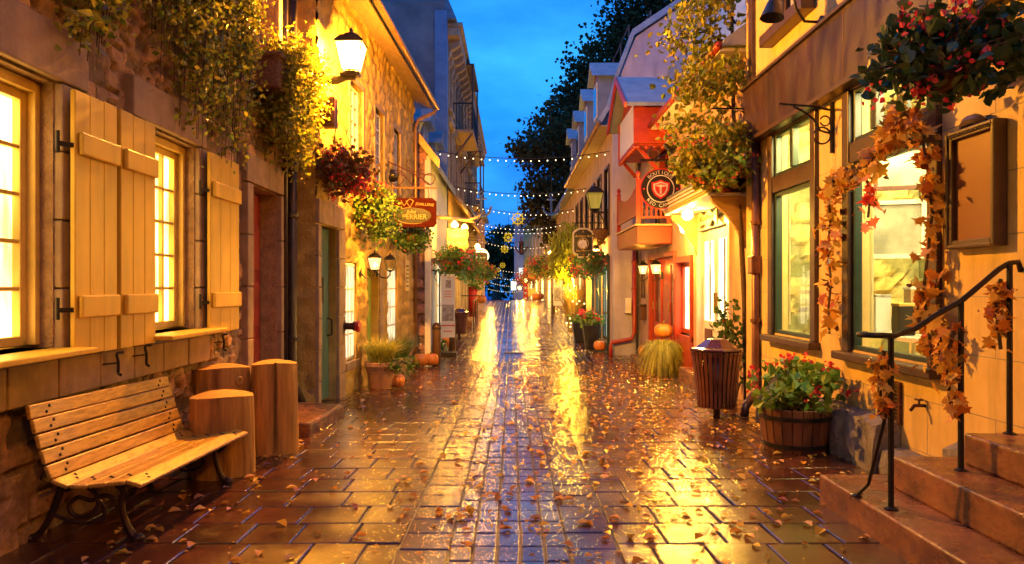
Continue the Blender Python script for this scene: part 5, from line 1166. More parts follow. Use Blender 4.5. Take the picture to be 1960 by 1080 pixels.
# round hanging sign
t = thing('sign_bracket', 'black iron bracket with a lantern-like spotlight above the round sign', 'bracket', R3.pt(13,3.85)); m = MB(); m.bar((3.39,13,3.70), (2.28,13,3.70), .03, .04); m.tube([(3.38,13,4.15),(3.1,13,4.05),(2.8,13,3.85),(2.6,13,3.74)], .012, 6); m.tube([(2.52+.10*math.cos(a),13,3.82+.10*math.sin(a)) for a in np.linspace(-1.3,4.2,16)], .010, 6); m.build('ironwork', 'iron', t); m = MB(); m.prism([(-.10,-.12),(.10,-.10),(.13,.10),(-.13,.12)], (2.86,12.9,3.95), (.8,0,.6), (-.6,0,.8), (0,.16,0)); m.build('spotlight', 'iron', t, bev=.01)
c = V((2.64,13,3.19)); t = thing('round_shop_sign', 'round black sign with a red shield reading BOUTIQUE RED CANOE', 'sign', c); CI = lambda r, n=48: [(r*math.cos(2*math.pi*i/n), r*math.sin(2*math.pi*i/n)) for i in range(n)]
MB().prism(CI(.365), c, (1,0,0), (0,0,1), (0,.04,0)).build('board', 'redsign', t); MB().prism(CI(.345), c+V((0,-.004,0)), (1,0,0), (0,0,1), (0,.004,0)).build('face', 'blacksign', t)
def ring(m, c, r0, r1, n=48):
    m.add([c+V((r*math.cos(2*math.pi*i/n), 0, r*math.sin(2*math.pi*i/n))) for r in (r0, r1) for i in range(n)], [(i, (i+1) % n, n+(i+1) % n, n+i) for i in range(n)])
m = MB(); ring(m, c+V((0,-.007,0)), .228, .246)
for sgn in (-1,1): pass
m.arc('BOUTIQUE', c+V((0,-.007,0)), (1,0,0), (0,0,1), .262, .088, math.pi/2, 1.75, .003); m.arc('RED CANOE', c+V((0,-.007,0)), (1,0,0), (0,0,1), .325, .088, -math.pi/2, 1.85, .003, inner=True)
SH = [(-.165,.11),(-.08,.13),(0,.165),(.08,.13),(.165,.11),(.155,-.02),(.10,-.12),(0,-.185),(-.10,-.12),(-.155,-.02)]
m.prism([(x*.80, y*.80) for x, y in SH], c+V((0,-.0105,0)), (1,0,0), (0,0,1), (0,.003,0)); m.build('lettering', 'whiteletter', t)
m = MB(); m.prism(SH, c+V((0,-.007,0)), (1,0,0), (0,0,1), (0,.003,0)); q = V((0,-.014,0))
m.prism([(x*.62, y*.62) for x, y in SH], c+q, (1,0,0), (0,0,1), (0,.003,0))
for s in (-1,1): m.prism([(.019*math.cos(a)+s*.297,.019*math.sin(a)) for a in np.linspace(0,6,14)], c+V((0,-.007,0)), (1,0,0), (0,0,1), (0,.003,0))
m.build('shield', 'redsign', t)
m = MB(); m.prism([(-.018,-.09),(.018,-.09),(.018,.03),(.11,.045),(.10,.02),(.05,0),(.018,0)][:4]+[(.10,.055),(.0,.075),(-.10,.055),(-.018,.03)], c+q*1.3, (1,0,0), (0,0,1), (0,.003,0)); m.build('emblem', 'whiteletter', t)
for x in (2.42,2.86): MB().tube([(x,13.02,3.69),(x,13.02,3.45)], .006, 6).build('hanger', 'iron', t)

# ================================================================ gabled house with the lilac end wall
R2 = Plane(2.68, 0, -1)
h5 = thing('gabled_house', 'long rendered house with a lilac gable end, slate mansard and four dormers', 'house', R2.pt(25,0))
gp = [(2.68,-1),(2.68,5.85),(2.62,6.25),(2.86,7.1),(3.26,8.05),(7.2,10.7),(11.1,8.05),(11.6,6.0),(11.6,-1)]
MB().prism(gp, (0,19.36,0), (1,0,0), (0,0,1), (0,.25,0)).build('gable_wall', 'lilac', h5)
ups = [(20.1,21.0), (21.9,22.8), (23.7,24.6), (25.6,26.5), (27.6,28.5), (29.5,30.4)]
holes = [(a, b, 2.95, 4.75, .15) for a, b in ups]+[(20.2,22.0,-.1,2.15,.15), (22.15,23.9,-.1,2.15,.15), (26.5,27.6,-.3,2.0,.2), (28.4,30.2,.4,2.0,.15)]
wall(R2, 19.611, 31.5, -1, 5.9, holes, 0, None, body=0).build('wall', 'pinkrender', h5); MB().box(2.95,11.3,19.62,31.5,-1,5.9).build('body', 'darkvoid', h5)
r_ = MB(); r_.prism([(2.32,5.72),(2.30,5.82),(2.60,6.2),(2.84,7.1),(3.24,8.12),(7.2,10.8),(11.2,8.1),(11.7,5.8)], (0,19.62,0), (1,0,0), (0,0,1), (0,11.9,0)); r_.build('roof', 'metalroof', h5)
r_ = MB()
for p, q in (((2.30,5.74),(2.58,6.2)), ((2.58,6.2),(2.82,7.1)), ((2.82,7.1),(3.22,8.13)), ((3.22,8.13),(7.2,10.82)), ((7.2,10.82),(11.2,8.13))): r_.bar((p[0],19.42,p[1]+.02), (q[0],19.42,q[1]+.02), .42, .12, up=(0,1,0)) if 0 else r_.hexa([(p[0],19.22,p[1]-.06),(q[0],19.22,q[1]-.06),(q[0],19.61,q[1]-.06),(p[0],19.61,p[1]-.06)], [(p[0]-.05,19.22,p[1]+.09),(q[0]-.05,19.22,q[1]+.09),(q[0]-.05,19.61,q[1]+.09),(p[0]-.05,19.61,p[1]+.09)])
r_.build('verge', 'metalroof', h5)
s = MB(); s.box(2.32,2.67,19.3,31.5,5.68,5.715); s.build('eave_soffit', 'soffit', h5); s = MB(); s.tube([(2.28,19.2,5.76),(2.28,31.5,5.76)], .06, 8); s.build('gutter', 'copperpipe', h5, smooth=True)
for y in (20.9, 23.7, 26.6, 29.6):
    d = MB(); d.box(2.40,3.3,y-.5,y+.5,6.05,7.35); dd = d.build('dormer', 'bluegrey', h5); d = MB(); d.prism([(-.66,7.3),(0,7.85),(.66,7.3),(0,7.72)], (2.22,y,0), (0,1,0), (0,0,1), (1.3,0,0)); d.build('dormer_roof', 'metalroof', dd); d = MB(); d.prism([(-.52,7.351),(0,7.7),(.52,7.351)], (2.40,y,0), (0,1,0), (0,0,1), (.8,0,0)); d.build('dormer_gable', 'orangepaint', dd)
    d = MB(); d.box(2.375,2.399,y-.36,y+.36,6.2,7.2); wq = d.build('dormer_window', 'whitepaint', dd)
    for k in (-.18,.18):
        d = MB(); d.box(2.366,2.374,y+k-.14,y+k+.14,6.28,7.12); d.build('dormer_pane', 'duskglass', dd)
c = MB()
for p in ((3.3,8.15),(3.9,8.55)): c.tube([(p[0]-.1,20,p[1]+.45),(p[0]-.1,31,p[1]+.45)], .02, 6)
for k in range(8): c.tube([(3.2,20+1.5*k,8.1),(3.2,20+1.5*k,8.6)], .02, 6); c.tube([(3.8,20+1.5*k,8.5),(3.8,20+1.5*k,9.0)], .02, 6)
c.build('snow_rail', 'frame_dark', h5)
for a, b in ups:
    window(h5, R2, a+.01, b-.01, 2.96, 4.74, 3, 2, .08, 'whitepaint', 'duskglass', fw=.07, bw=.04); q = MB(); q.pbox(R2, a-.07, a, 2.9, 4.82, -.1, .04); q.pbox(R2, b, b+.07, 2.9, 4.82, -.1, .04); q.pbox(R2, a, b, 4.75, 4.82, -.1, .04); q.pbox(R2, a-.07, b+.07, 2.86, 2.94, -.1, .07); q.build('window_surround', 'frame_dark', h5)
for a, b, in ((20.2,22.0), (22.15,23.9)): w = window(h5, R2, a+.01, b-.01, -.09, 2.14, 3, 4, .07, 'frame_green', 'lit_cool', fw=.09, bw=.05); w['label'] = 'tall lit shopfront window in a dark green frame'
q = MB(); q.pbox(R2, 20.05, 20.19, -.6, 2.3, -.1, .07); q.pbox(R2, 22.01, 22.14, -.6, 2.3, -.1, .07); q.pbox(R2, 23.91, 24.05, -.6, 2.3, -.1, .07); q.pbox(R2, 20.19, 23.91, 2.16, 2.35, -.1, .08); q.pbox(R2, 20.19, 22.0, -.7, -.11, -.1, .06); q.pbox(R2, 22.15, 23.9, -.7, -.11, -.1, .06); q.build('shopfront_frame', 'frame_green', h5, bev=.01)
q = MB(); q.pbox(R2, 26.55, 27.55, -.3, 1.98, -.19, -.14); q.build('door', 'maroon', h5); window(h5, R2, 28.42, 30.18, .42, 1.98, 3, 4, .1, 'whitepaint', 'lit_warm', fw=.08, bw=.04)
downpipe('downpipe', [(3.22,19.26,2.4), (3.22,19.26,.25), (3.15,19.24,.08), (2.62,19.24,-.02), (2.60,19.24,-.12), (2.60,19.24,-.42)], .055, 'redpaint', 'red pipe bending across the foot of the lilac gable end', [(3.22,19.26,1.4),(3.22,19.26,2.1)])
m = MB(); m.tube([(3.30,19.28,5.0),(3.30,19.28,-.3)], .035, 8); tag(m.build('downpipe', 'darkpipe'), 'thin dark pipe beside the red pipe on the gable end', 'downpipe')
t = thing('meter_box', 'small white meter box on the gable end beside the red pipe', 'meter box', (3.0,19.3,.9)); m = MB(); m.box(2.98,3.14,19.22,19.355,.75,1.15); m.build('box', 'whitepaint', t, bev=.01); m = MB(); m.box(3.0,3.12,19.205,19.219,.9,1.1); m.build('cover', 'paper', t)
# street lamp on a bracket, oval sign, baskets
t = thing('street_lantern', 'dark lantern with a dull yellow glass on a long bracket of the gabled house', 'lantern', (2.32,20.2,3.5)); lantern_head(t, (2.28,20.2,3.55), .42, 'dimglass', bulb=None); m = MB(); m.bar((2.67,20.2,3.50),(2.20,20.2,3.50),.04,.05); m.tube([(2.66,20.2,3.05),(2.56,20.2,3.2),(2.48,20.2,3.38),(2.40,20.2,3.48)], .018, 6); m.bar((2.66,20.2,2.9),(2.66,20.2,3.6),.05,.05); m.build('bracket', 'iron', t)
t = thing('hanging_sign', 'black and cream shaped sign with gold lettering and a white animal roundel', 'sign', (2.02,21,2.7)); c = V((2.04,21,2.72)); SG = [(-.26,.34),(-.30,.28),(-.30,-.28),(-.24,-.36),(-.17,-.36),(-.15,-.45),(.15,-.45),(.17,-.36),(.24,-.36),(.30,-.28),(.30,.28),(.26,.34),(.12,.42),(-.12,.42)]
MB().prism(SG, c, (1,0,0), (0,0,1), (0,.05,0)).build('board', 'cream_sign', t, bev=.008); MB().prism([(x*.86, y*.88) for x, y in SG], c+V((0,-.005,0)), (1,0,0), (0,0,1), (0,.005,0)).build('face', 'blacksign', t)
m = MB(); o = c+V((0,-.008,0)); m.text('Artisan Art', o+V((0,0,.15)), (1,0,0), (0,0,1), .105, .003, shear=.3); m.text('Lisa Mercier', o+V((0,0,-.26)), (1,0,0), (0,0,1), .085, .003, shear=.3); m.text('~ o ~', o+V((0,0,-.36)), (1,0,0), (0,0,1), .09, .003); m.text('A', o+V((0,0,.29)), (1,0,0), (0,0,1), .07, .003); ring(m, o+V((0,-.002,-.03)), .145, .16, 30); m.build('lettering', 'gold', t)
MB().prism([(x*.125+.012*math.sin(i*2.3), y*.125+.015*math.cos(i*1.7)) for i, (x, y) in enumerate(EL)], o+V((-.01,-.002,-.04)), (1,0,0), (0,0,1), (0,.003,0)).build('roundel', 'whiteletter', t)
m = MB(); m.bar((2.67,21.02,3.28),(1.72,21.02,3.28),.025,.03)
for x in (1.82,2.26): m.tube([(x,21.02,3.28),(x,21.02,3.1)], .008, 6)
for x in (1.95,2.2,2.45): m.tube([(x+.09*math.cos(a),21.02,3.38+.09*math.sin(a)) for a in np.linspace(0,5.5,14)], .008, 6)
m.build('bracket', 'iron', t)
for k, (y, z, lab) in enumerate(((20.3,2.98,'empty brown coir wall basket nearest the gable corner'), (21.2,2.86,'empty brown coir wall basket behind the cream-edged sign'))):
    c = R2.pt(y, z, .2); t = thing('wall_basket', lab, 'wall basket', c, 'empty coir baskets'); MB().lathe([(.02,-.24),(.15,-.18),(.24,-.02),(.27,.06),(.25,.06)], c, 14).build('liner', 'coir', t); m = MB(); m.tube([c+V((.27*math.cos(a), .27*math.sin(a), .06)) for a in np.linspace(0,6.28,16)], .012, 5); m.build('rim', 'iron', t)
t = thing('spot_lamp', 'bright floodlight over the red flower baskets of the gabled house', 'lamp', R2.pt(21.2,2.55)); m = MB(); m.tube([R2.pt(21.2,2.75,0), R2.pt(21.2,2.72,.2)], .02, 6); m.lathe([(.05,.14),(.08,.05),(.13,-.02)], R2.pt(21.2,2.56,.25), 12); m.build('housing', 'iron', t); MB().lathe([(.02,.03),(.10,0),(.10,-.03),(.02,-.05)], R2.pt(21.2,2.53,.25), 12).build('bulb', 'flame', t); lamp('spot_light', R2.pt(21.2,2.4,.45), 34, (1,.78,.42), .08, t)
basket('hanging_basket', 'red geranium basket at the corner of the dark green shopfront', R2.pt(20.5,2.15,.33), .42, 'greenleaf', 900, 'pinkflower', 60, .08, R2.pt(20.5,2.75,.2), fsize=.05)
basket('hanging_basket', 'red geranium basket below the cream-edged sign', R2.pt(23.0,2.1,.5), .46, 'greenleaf', 900, 'redflower', 70, .08, R2.pt(23,2.8,.2), fsize=.05)
t = thing('hanging_fern', 'big bright yellow feathery fern lit from below on the gabled house', 'fern', (2.15,26.2,2.7)); m = MB(); c = V((2.15,26.2,3.0)); MB().lathe([(.05,-.25),(.2,-.15),(.25,0)], c, 14).build('basket', 'coir', t); leaves(np.concatenate([cloud((2.02,26.1,2.75), (.62,.5,.85), 1500, 30, .3, .4), cloud((1.75,26.0,2.2), (.45,.4,.6), 700, 14, .3, .4)]), .30, w=.13, bias=(-.2,0,-1.3), fold=.1).build('foliage', 'fern', t); lamp('fern_light', (1.9,25.3,1.9), 20, (1,.8,.2), .06)
t = thing('corn_stalks', 'sheaf of dried corn stalks wound with fairy lights at the shop corner', 'decoration', (2.35,27.0,zg(27))); c = V((2.30,27,zg(27))); m = MB(); grass(m, c, 260, 2.3, .55, .22, .55, .03); grass(m, c+V((0,-.1,.9)), 200, 1.2, .6, .2, .9, .03); m.build('stalks', 'straw', t)
for k in range(16): q = c+V((RN.uniform(-.4,.35), -.4-.2*RN.random(), .1+1.9*RN.random()**1.5)); MB().lathe([(.005,-.02),(.028,0),(.005,.02)], q, 8).build('fairy_light', 'fairy', t)
lamp('corn_light', (2.0,26.3,1.3), 22, (1,.62,.18), .06, t)
for k, (x, y, hh, lab, fl, fc) in enumerate(((2.28,21.1,.66,'tapered dark planter of red geraniums at the foot of the green shopfront','brightleaf','redflower'), (2.10,22.6,.62,'tapered dark planter of pale green leaves, the farther of two','brightleaf','pinkflower'))):
    c = V((x,y,zg(y))); t = thing('tall_planter', lab, 'planter', c); m = MB(); m.hexa([c+V((a*.16,b*.16,0)) for a, b in ((-1,-1),(1,-1),(1,1),(-1,1))], [c+V((a*.25,b*.25,hh)) for a, b in ((-1,-1),(1,-1),(1,1),(-1,1))]); m.build('pot', 'blacksign', t, bev=.01); p = cloud(c+V((0,0,hh+.12)), (.36,.32,.22), 420, 12); leaves(p, .09, w=.45).build('foliage', fl, t); q = cloud(c+V((0,-.05,hh+.24)), (.32,.3,.16), 16, 10, .2); flowers(np.repeat(q, 7, 0)+NP.normal(size=(len(q)*7,3))*.04, .06).build('flowers', fc, t)
pumpkin((2.42,20.2,zg(20.2)), .17, 'pumpkin in front of the tapered dark planters', .95)
pumpkin((2.42,26.2,zg(26)+.16), .21, 'left pumpkin of the two below the corn stalks', .95); pumpkin((2.62,25.4,zg(25.4)+.12), .2, 'right pumpkin of the two below the corn stalks', .95, .5)
m = MB(); m.box(2.25,2.67,24.9,27.6,-.6,zg(26)+.14); tag(m.build('doorstep', 'stepstone', None, bev=.015), 'small stone step carrying two pumpkins by the corn stalks', 'step')
# ================================================================ dark stone gable house, tall corner building, far houses
L3 = Plane(-2.1, 0, 1)
h6 = thing('dark_stone_house', 'low dark rubble stone house with a white front, behind the first bollard', 'house', (-2.1,20,0))
GY = Plane(18.2, 0, 1)
m = wall(GY, -6.0, -2.12, -1, 9.0, (), .05, None, body=0)
A = np.array(m.v); a, z = A[:,1], A[:,2]; e, c = rubble(a, z, .55, .24, 33); d = sst(e,0,.2)*.05*(.4+c)+.02*fbm(a*8, z*8, 3)
zt = 4.75-(a+2.12)*1.3; keep = z <= zt
m.v = np.stack([a, 18.2-d, np.minimum(z, zt)], 1).tolist(); m.c = noise_tint(a, z, (1,.85,.8), c, e, 1)*np.array([.95,.8,.75]); m.f = [f for f in m.f if keep[list(f)].any()]; m.build('gable_wall', 'darkrubble', h6)
wall(L3, 18.25, 23.95, -1, 4.75, [(18.9,20.0,-.5,2.2,.15),(20.5,22.6,.2,2.2,.12)], 0, None, body=0).build('wall', 'whitewall', h6); MB().box(-7,-2.4,18.3,23.95,-1,4.7).build('body', 'darkvoid', h6)
m = MB(); m.box(-2.16,-2.02,18.12,18.3,-1,4.7); m.build('corner_board', 'whitepaint', h6)
m = MB(); m.prism([(-1.86,4.42),(-1.84,4.54),(-6,9.95),(-6,9.8)], (0,18.1,0), (1,0,0), (0,0,1), (0,5.9,0)); m.build('roof', 'metalroof', h6); m = MB(); m.prism([(-1.80,4.38),(-1.78,4.58),(-6,10.05),(-6,9.7)], (0,18.02,0), (1,0,0), (0,0,1), (0,.07,0)); m.build('verge', 'copperpipe', h6)
for y in (19.5, 22.3):
    m = MB(); m.box(-3.1,-2.28,y-.5,y+.5,4.95,5.75); dd = m.build('dormer', 'bluegrey', h6); m = MB(); m.prism([(-.66,5.72),(0,6.2),(.66,5.72)], (-3.4,y,0), (0,1,0), (0,0,1), (1.3,0,0)); m.build('dormer_roof', 'slate', dd)
m = MB(); m.pbox(L3, 18.92, 19.98, -.5, 2.18, -.14, -.10); d_ = m.build('door', 'whitepaint', h6); m = MB(); m.pbox(L3, 19.1, 19.8, .4, 2.05, -.099, -.09); m.build('pane', 'lit_cool', d_)
window(h6, L3, 20.52, 22.58, .22, 2.18, 3, 4, .06, 'whitepaint', 'lit_pale', fw=.1, bw=.05)
T = Plane(-2.25, 0, 1)
h7 = thing('tall_building', 'tall ornate building with a heavy bracketed cornice and a dark bare end wall', 'building', (-2.25,30,0))
wn = [(25+2.6*i, 26.2+2.6*i) for i in range(8)]
holes = [(a, b, z0, z1, .25) for a, b in wn for z0, z1 in ((5.1,7.0),(7.7,9.3))]+[(a, b, .3, 2.6, .2) for a, b in wn]
wall(T, 24.02, 47, -1, 10.0, holes, 0, None, body=0).build('wall', 'carved', h7); MB().box(-14,-2.6,24.02,47,-1,10.0).build('body', 'darkvoid', h7)
MB().box(-14,-2.2,23.7,24.0,-1,10.72).build('end_wall', 'brickdark', h7); MB().box(-2.5,-2.10,23.66,24.05,-1,10.4).build('corner_pier', 'bluegrey', h7)
m = MB(); m.box(-2.6,-1.72,24.06,47.2,9.72,10.0); m.box(-2.6,-1.62,24.0,47.2,10.0,10.14); m.build('cornice', 'carved', h7, bev=.03)
for k in range(26): y = 24.5+.88*k; m = MB(); m.prism([(0,0),(.5,0),(.5,-.14),(.36,-.26),(.2,-.34),(.12,-.62),(0,-.66)], (-2.245,y,9.715), (1,0,0), (0,0,1), (0,.28,0)); m.build('cornice_bracket', 'carved', h7)
m = MB(); m.prism([(-1.8,10.15),(-2.5,11.8),(-9,13),(-14,10.15)], (0,23.75,0), (1,0,0), (0,0,1), (0,23.2,0)); m.build('roof', 'slate', h7)
m = MB()
for a, b in wn:
    for z0, z1 in ((5.1,7.0),(7.7,9.3)):
        m.pbox(T, a-.16, a, z0-.1, z1+.05, .0, .12); m.pbox(T, b, b+.16, z0-.1, z1+.05, .0, .12); m.pbox(T, a-.22, b+.22, z1+.05, z1+.25, .0, .2); m.pbox(T, a-.2, b+.2, z0-.22, z0-.1, .0, .18)
m.build('window_surround', 'carved', h7)
for a, b in wn:
    for z0, z1 in ((5.1,7.0),(7.7,9.3)): window(h7, T, a+.02, b-.02, z0+.02, z1-.02, 2, 2, .15, 'maroon', 'duskglass', fw=.08, bw=.05)
    window(h7, T, a+.02, b-.02, .32, 2.58, 3, 2, .1, 'creamtrim', 'lit_warm', fw=.09, bw=.05)
m = MB(); m.prism([(.0,4.95),(.0,5.02),(.62,4.28),(.62,4.16),(.55,4.16)], (-2.24,24.1,0), (1,0,0), (0,0,1), (0,22.5,0)); pr = m.build('pent_roof', 'soffit', h7); m = MB()
for k in range(38): y = 24.3+.59*k; m.bar((-2.2,y,4.88), (-1.66,y,4.2), .06, .08)
m.build('rafter', 'palewood', pr)
def balcony(y0, y1, z, h=.95):
    m = MB(); m.box(-2.24,-1.45,y0,y1,z-.12,z); b = m.build('balcony', 'soffit', h7); m = MB()
    k = 0
    while y0+.12*k < y1: y = y0+.12*k; m.box(-1.49,-1.47,y-.01,y+.01,z,z+h); k += 1
    for k in range(7): x = -2.2+.11*k; m.box(x,x+.02,y0,y0+.02,z,z+h); m.box(x,x+.02,y1-.02,y1,z,z+h)
    m.box(-1.5,-1.46,y0,y1,z+h,z+h+.05); m.box(-2.22,-1.5,y0,y0+.03,z+h,z+h+.05); m.build('railing', 'iron', b); m = MB()
    for y in (y0+.1,y1-.1): m.bar((-2.2,y,z-1.1), (-1.5,y,z-.14), .07, .07); m.bar((-1.48,y,z), (-1.48,y,z+2.4), .06, .06)
    m.box(-2.24,-1.42,y0,y1,z+2.4,z+2.46); m.build('bracket', 'frame_dark', b)
balcony(27.4,31.2,7.35); balcony(34.0,38.0,5.3)
h8 = thing('orange_house', 'far rendered house in orange lamplight on the right beyond the crest', 'house', (3,60,0)); F1 = Plane(7.34, -.082, -1)
hl = [(54+2.5*i, 55.1+2.5*i, z, z+1.8, .15) for i in range(8) for z in (4.2,)]+[(54.5+4.2*i, 56.6+4.2*i, .2, 2.4, .15) for i in range(5)]
wall(F1, 53, 75, -2, 7.4, hl, 0, None, body=3).build('wall', 'ochre', h8); m = MB(); m.prism([(.3,7.3),(.3,7.45),(-3,10),(-6,7.4)], F1.pt(53,0), F1.n, (0,0,1), F1.u*22); m.build('roof', 'slate', h8)
for a, b, c, d, e in hl: window(h8, F1, a, b, c, d, 2, 2, .1, 'whitepaint', 'duskglass' if c > 3 else 'lit_warm', fw=.1, bw=.06)
h9 = thing('blue_house', 'far house in blue dusk shade closing the street beyond the orange house', 'house', (2,80,0)); m = MB(); m.box(.25,7,78,88,-3,8.2); m.build('wall', 'lilac', h9); m = MB(); m.prism([(.0,8.2),(3.6,11),(7.3,8.2)], (0,77.7,0), (1,0,0), (0,0,1), (0,10.6,0)); m.build('roof', 'slate', h9)
FB = Plane(78, 0, 1)
for x in (.7, 1.7):
    for z in (2.0, 4.8): m = MB(); m.box(x,x+.6,77.93,77.99,z,z+1.5); w = m.build('window', 'whitepaint', h9); m = MB(); m.box(x+.06,x+.54,77.91,77.929,z+.06,z+1.44); m.build('pane', 'duskglass' if z > 3 else 'lit_cool', w)
h10 = thing('shop_row_house', 'narrow warm shop house beyond the tall building on the left', 'house', (-2.1,52,0)); L5 = Plane(-2.15, -.002, 1)
hl = [(47.6+2.6*i, 49.6+2.6*i, .4, 2.6, .15) for i in range(5)]+[(47.8+2.6*i, 48.9+2.6*i, 4.2, 5.9, .15) for i in range(5)]
wall(L5, 47.1, 61, -2, 6.8, hl, 0, None, body=3).build('wall', 'pinkrender', h10); m = MB(); m.prism([(.35,6.7),(.35,6.85),(-3,9.4),(-6,6.8)], L5.pt(47.1,0), L5.n, (0,0,1), L5.u*14); m.build('roof', 'slate', h10)
for a, b, c, d, e in hl: window(h10, L5, a, b, c, d, 2, 2, .1, 'maroon', 'duskglass' if c > 3 else 'lit_warm', fw=.1, bw=.06)
h11 = thing('terrace_house', 'pale terraced house just beyond the gabled house on the right', 'house', (2.7,40,0)); R1 = Plane(2.74, 0, -1)
hl = [(32.2+2.4*i, 33.3+2.4*i, 3.3, 5.0, .15) for i in range(7)]+[(32.2+3.2*i, 34.4+3.2*i, .5, 2.6, .15) for i in range(5)]
wall(R1, 31.52, 49.5, -1, 5.7, hl, 0, None, body=3).build('wall', 'pinkrender', h11); m = MB(); m.prism([(.35,5.6),(.35,5.75),(-2,8.2),(-6,5.7)], R1.pt(31.55,0), R1.n, (0,0,1), (0,17.9,0)); m.build('roof', 'slate', h11)
for a, b, c, d, e in hl: window(h11, R1, a, b, c, d, 3, 2, .1, 'whitepaint', 'duskglass' if c > 3 else 'lit_warm', fw=.09, bw=.05)
# ================================================================ trees
def tree(lab, base, crowns, n, size=.26, r0=.4, trunk='bark', leaf='treeleaf', name='dark_tree', cl=70):
    b = V(base); t = thing(name, lab, 'tree', b); m = MB(); P0 = []
    top = V(crowns[0][0]); m.tube([b, b.lerp(top,.35)+V((.3,0,0)), b.lerp(top,.7), top], [r0,r0*.75,r0*.5,r0*.15], 8)
    for c, r in crowns:
        c = V(c); o = b.lerp(top, max(.25, min(.9, (c.z-b.z-r[2]*.7)/(top.z-b.z+.01)))); m.tube([o, o.lerp(c,.5)+V((0,0,.3)), c], [r0*.4,r0*.25,r0*.1], 6); p = cloud(c, r, int(n*r[0]*r[2]), cl , .20, .35); P0.append(p)
        for q in p[::max(1, len(p)//16)][:16]: m.tube([c, c.lerp(V(q),.6)+V((0,0,.2)), V(q)], [r0*.12,r0*.07,.02], 5)
    m.build('trunk', trunk, t); leaves(np.concatenate(P0), size, w=.42, bias=(0,0,-.2)).build('crown', leaf, t); return t
tree('dark leafy tree overhanging the street behind the gabled house', (5.5,50,0), [((3.3,48,10.2),(3.2,3,3.2)),((2.1,47,7.2),(2.3,2.4,2.2)),((1.3,47,10.3),(1.7,2,1.3)),((4.2,47,6.2),(2.6,2.2,2.4)),((3.2,46,4.8),(1.7,1.8,1.5))], 330, .26)
tree('tall dark tree rising above the four dormers', (7.5,56,0), [((6.0,54,17.6),(2.9,3,2.7)),((4.7,54,14.8),(2.8,3,2.6)),((3.3,54,12.8),(2.4,3,2.0)),((7.3,54,15),(3.4,3,3.4))], 270, .28)
tree('highest dark tree at the top above the gable roof', (11,58,0), [((9.7,55,21.6),(3.4,3,2.6)),((8.2,55,19.6),(2.2,3,2.2)),((11.5,55,23.5),(3.4,3,2.4)),((10.5,55,19),(3.4,3,2.6))], 270, .28)
tree('big dark tree with a bare thick trunk at the far end of the street', (-2.2,92,zg(92)), [((-2.0,92,5.6),(2.8,2.5,2.6)),((-3.6,93,5.0),(1.8,2,2.2)),((.1,92,4.4),(1.8,2,1.9)),((-1.0,93,8.2),(1.8,2,1.2))], 330, .34, .55)
def hill(lab, name, cx, cy_, w, d, h, n, size):
    p = NP.random((n,2)); x = cx+(p[:,0]-.5)*w; y = cy_+(p[:,1]-.5)*d; z = zg(cy_)+h*(.35+.65*np.sin(np.clip(p[:,0],0,1)*math.pi))*(.55+.6*vn(x*.35,y*.1,5))*NP.random(n)**.6
    o = leaves(np.stack([x,y,z],1), size, w=.45); o = o.build(name, 'treeleaf', None, kind='stuff'); return o
hill('', 'far_woods', -1, 128, 60, 14, 9.5, 5200, .75)
# ================================================================ lights over the street
def string_light(y, xl, zl, xr, zr, sag, lab, n=24, r=.015):
    t = thing('string_light', lab, 'string lights', (xl,y,zl), 'string lights across the street'); f = lambda q: V((xl+(xr-xl)*q, y, zl+(zr-zl)*q-sag*4*q*(1-q)))
    MB().tube([f(i/24) for i in range(25)], .008+y*.00012, 5).build('cable', 'iron', t); b0 = None; k = r*(1+y*.006)
    for i in range(n):
        p = f((i+.5)/n)
        if b0 is None: b0 = MB().lathe([(.2*k,.9*k),(.6*k,.6*k),(k,-.1*k),(.75*k,-.8*k),(.2*k,-1.1*k)], p+V((0,0,-.07)), 8).build('bulb', 'bulb', t, smooth=True); pb = p
        else: c = b0.copy(); COL.objects.link(c); c.parent = t; c.location = p-pb
    return t
for k, (y, xl, zl, xr, zr, sg, lab) in enumerate(((20.0,-2.3,5.2,2.66,5.15,.22,'nearest string of bulbs, crossing highest above the round gold wheel'),(26.0,-2.24,5.05,2.66,4.95,.25,'second string of bulbs from the front, below the nearest one'),(31.0,-2.24,5.1,2.7,4.75,.35,'third string of bulbs, dipping behind the big gold wheel'),(36,-2.24,4.75,2.7,4.6,.35,'fourth string of bulbs, low behind the big gold wheel'),(41,-2.24,4.7,2.7,4.6,.15,'fifth string of bulbs, nearly straight above the second gold wheel'),(50,-2.15,4.6,2.7,4.3,.3,'sixth string of bulbs, crossing through the second gold wheel'),(60,-2.2,3.2,2.4,2.8,.3,'highest of the far cluster of bulb strings over the crest'),(66,-2.3,2.6,2.2,2.4,.35,'second string of the far cluster over the crest'),(72,-2.4,2.0,2.0,1.7,.3,'third string of the far cluster over the crest'),(78,-2.6,1.3,2.0,1.2,.3,'fourth string of the far cluster over the crest'),(86,-2.4,-.1,1.6,.6,.5,'lowest and farthest string of bulbs, sloping near the tree trunk'))):
    string_light(y, xl, zl, xr, zr, sg, lab, 22 if y < 55 else 20)
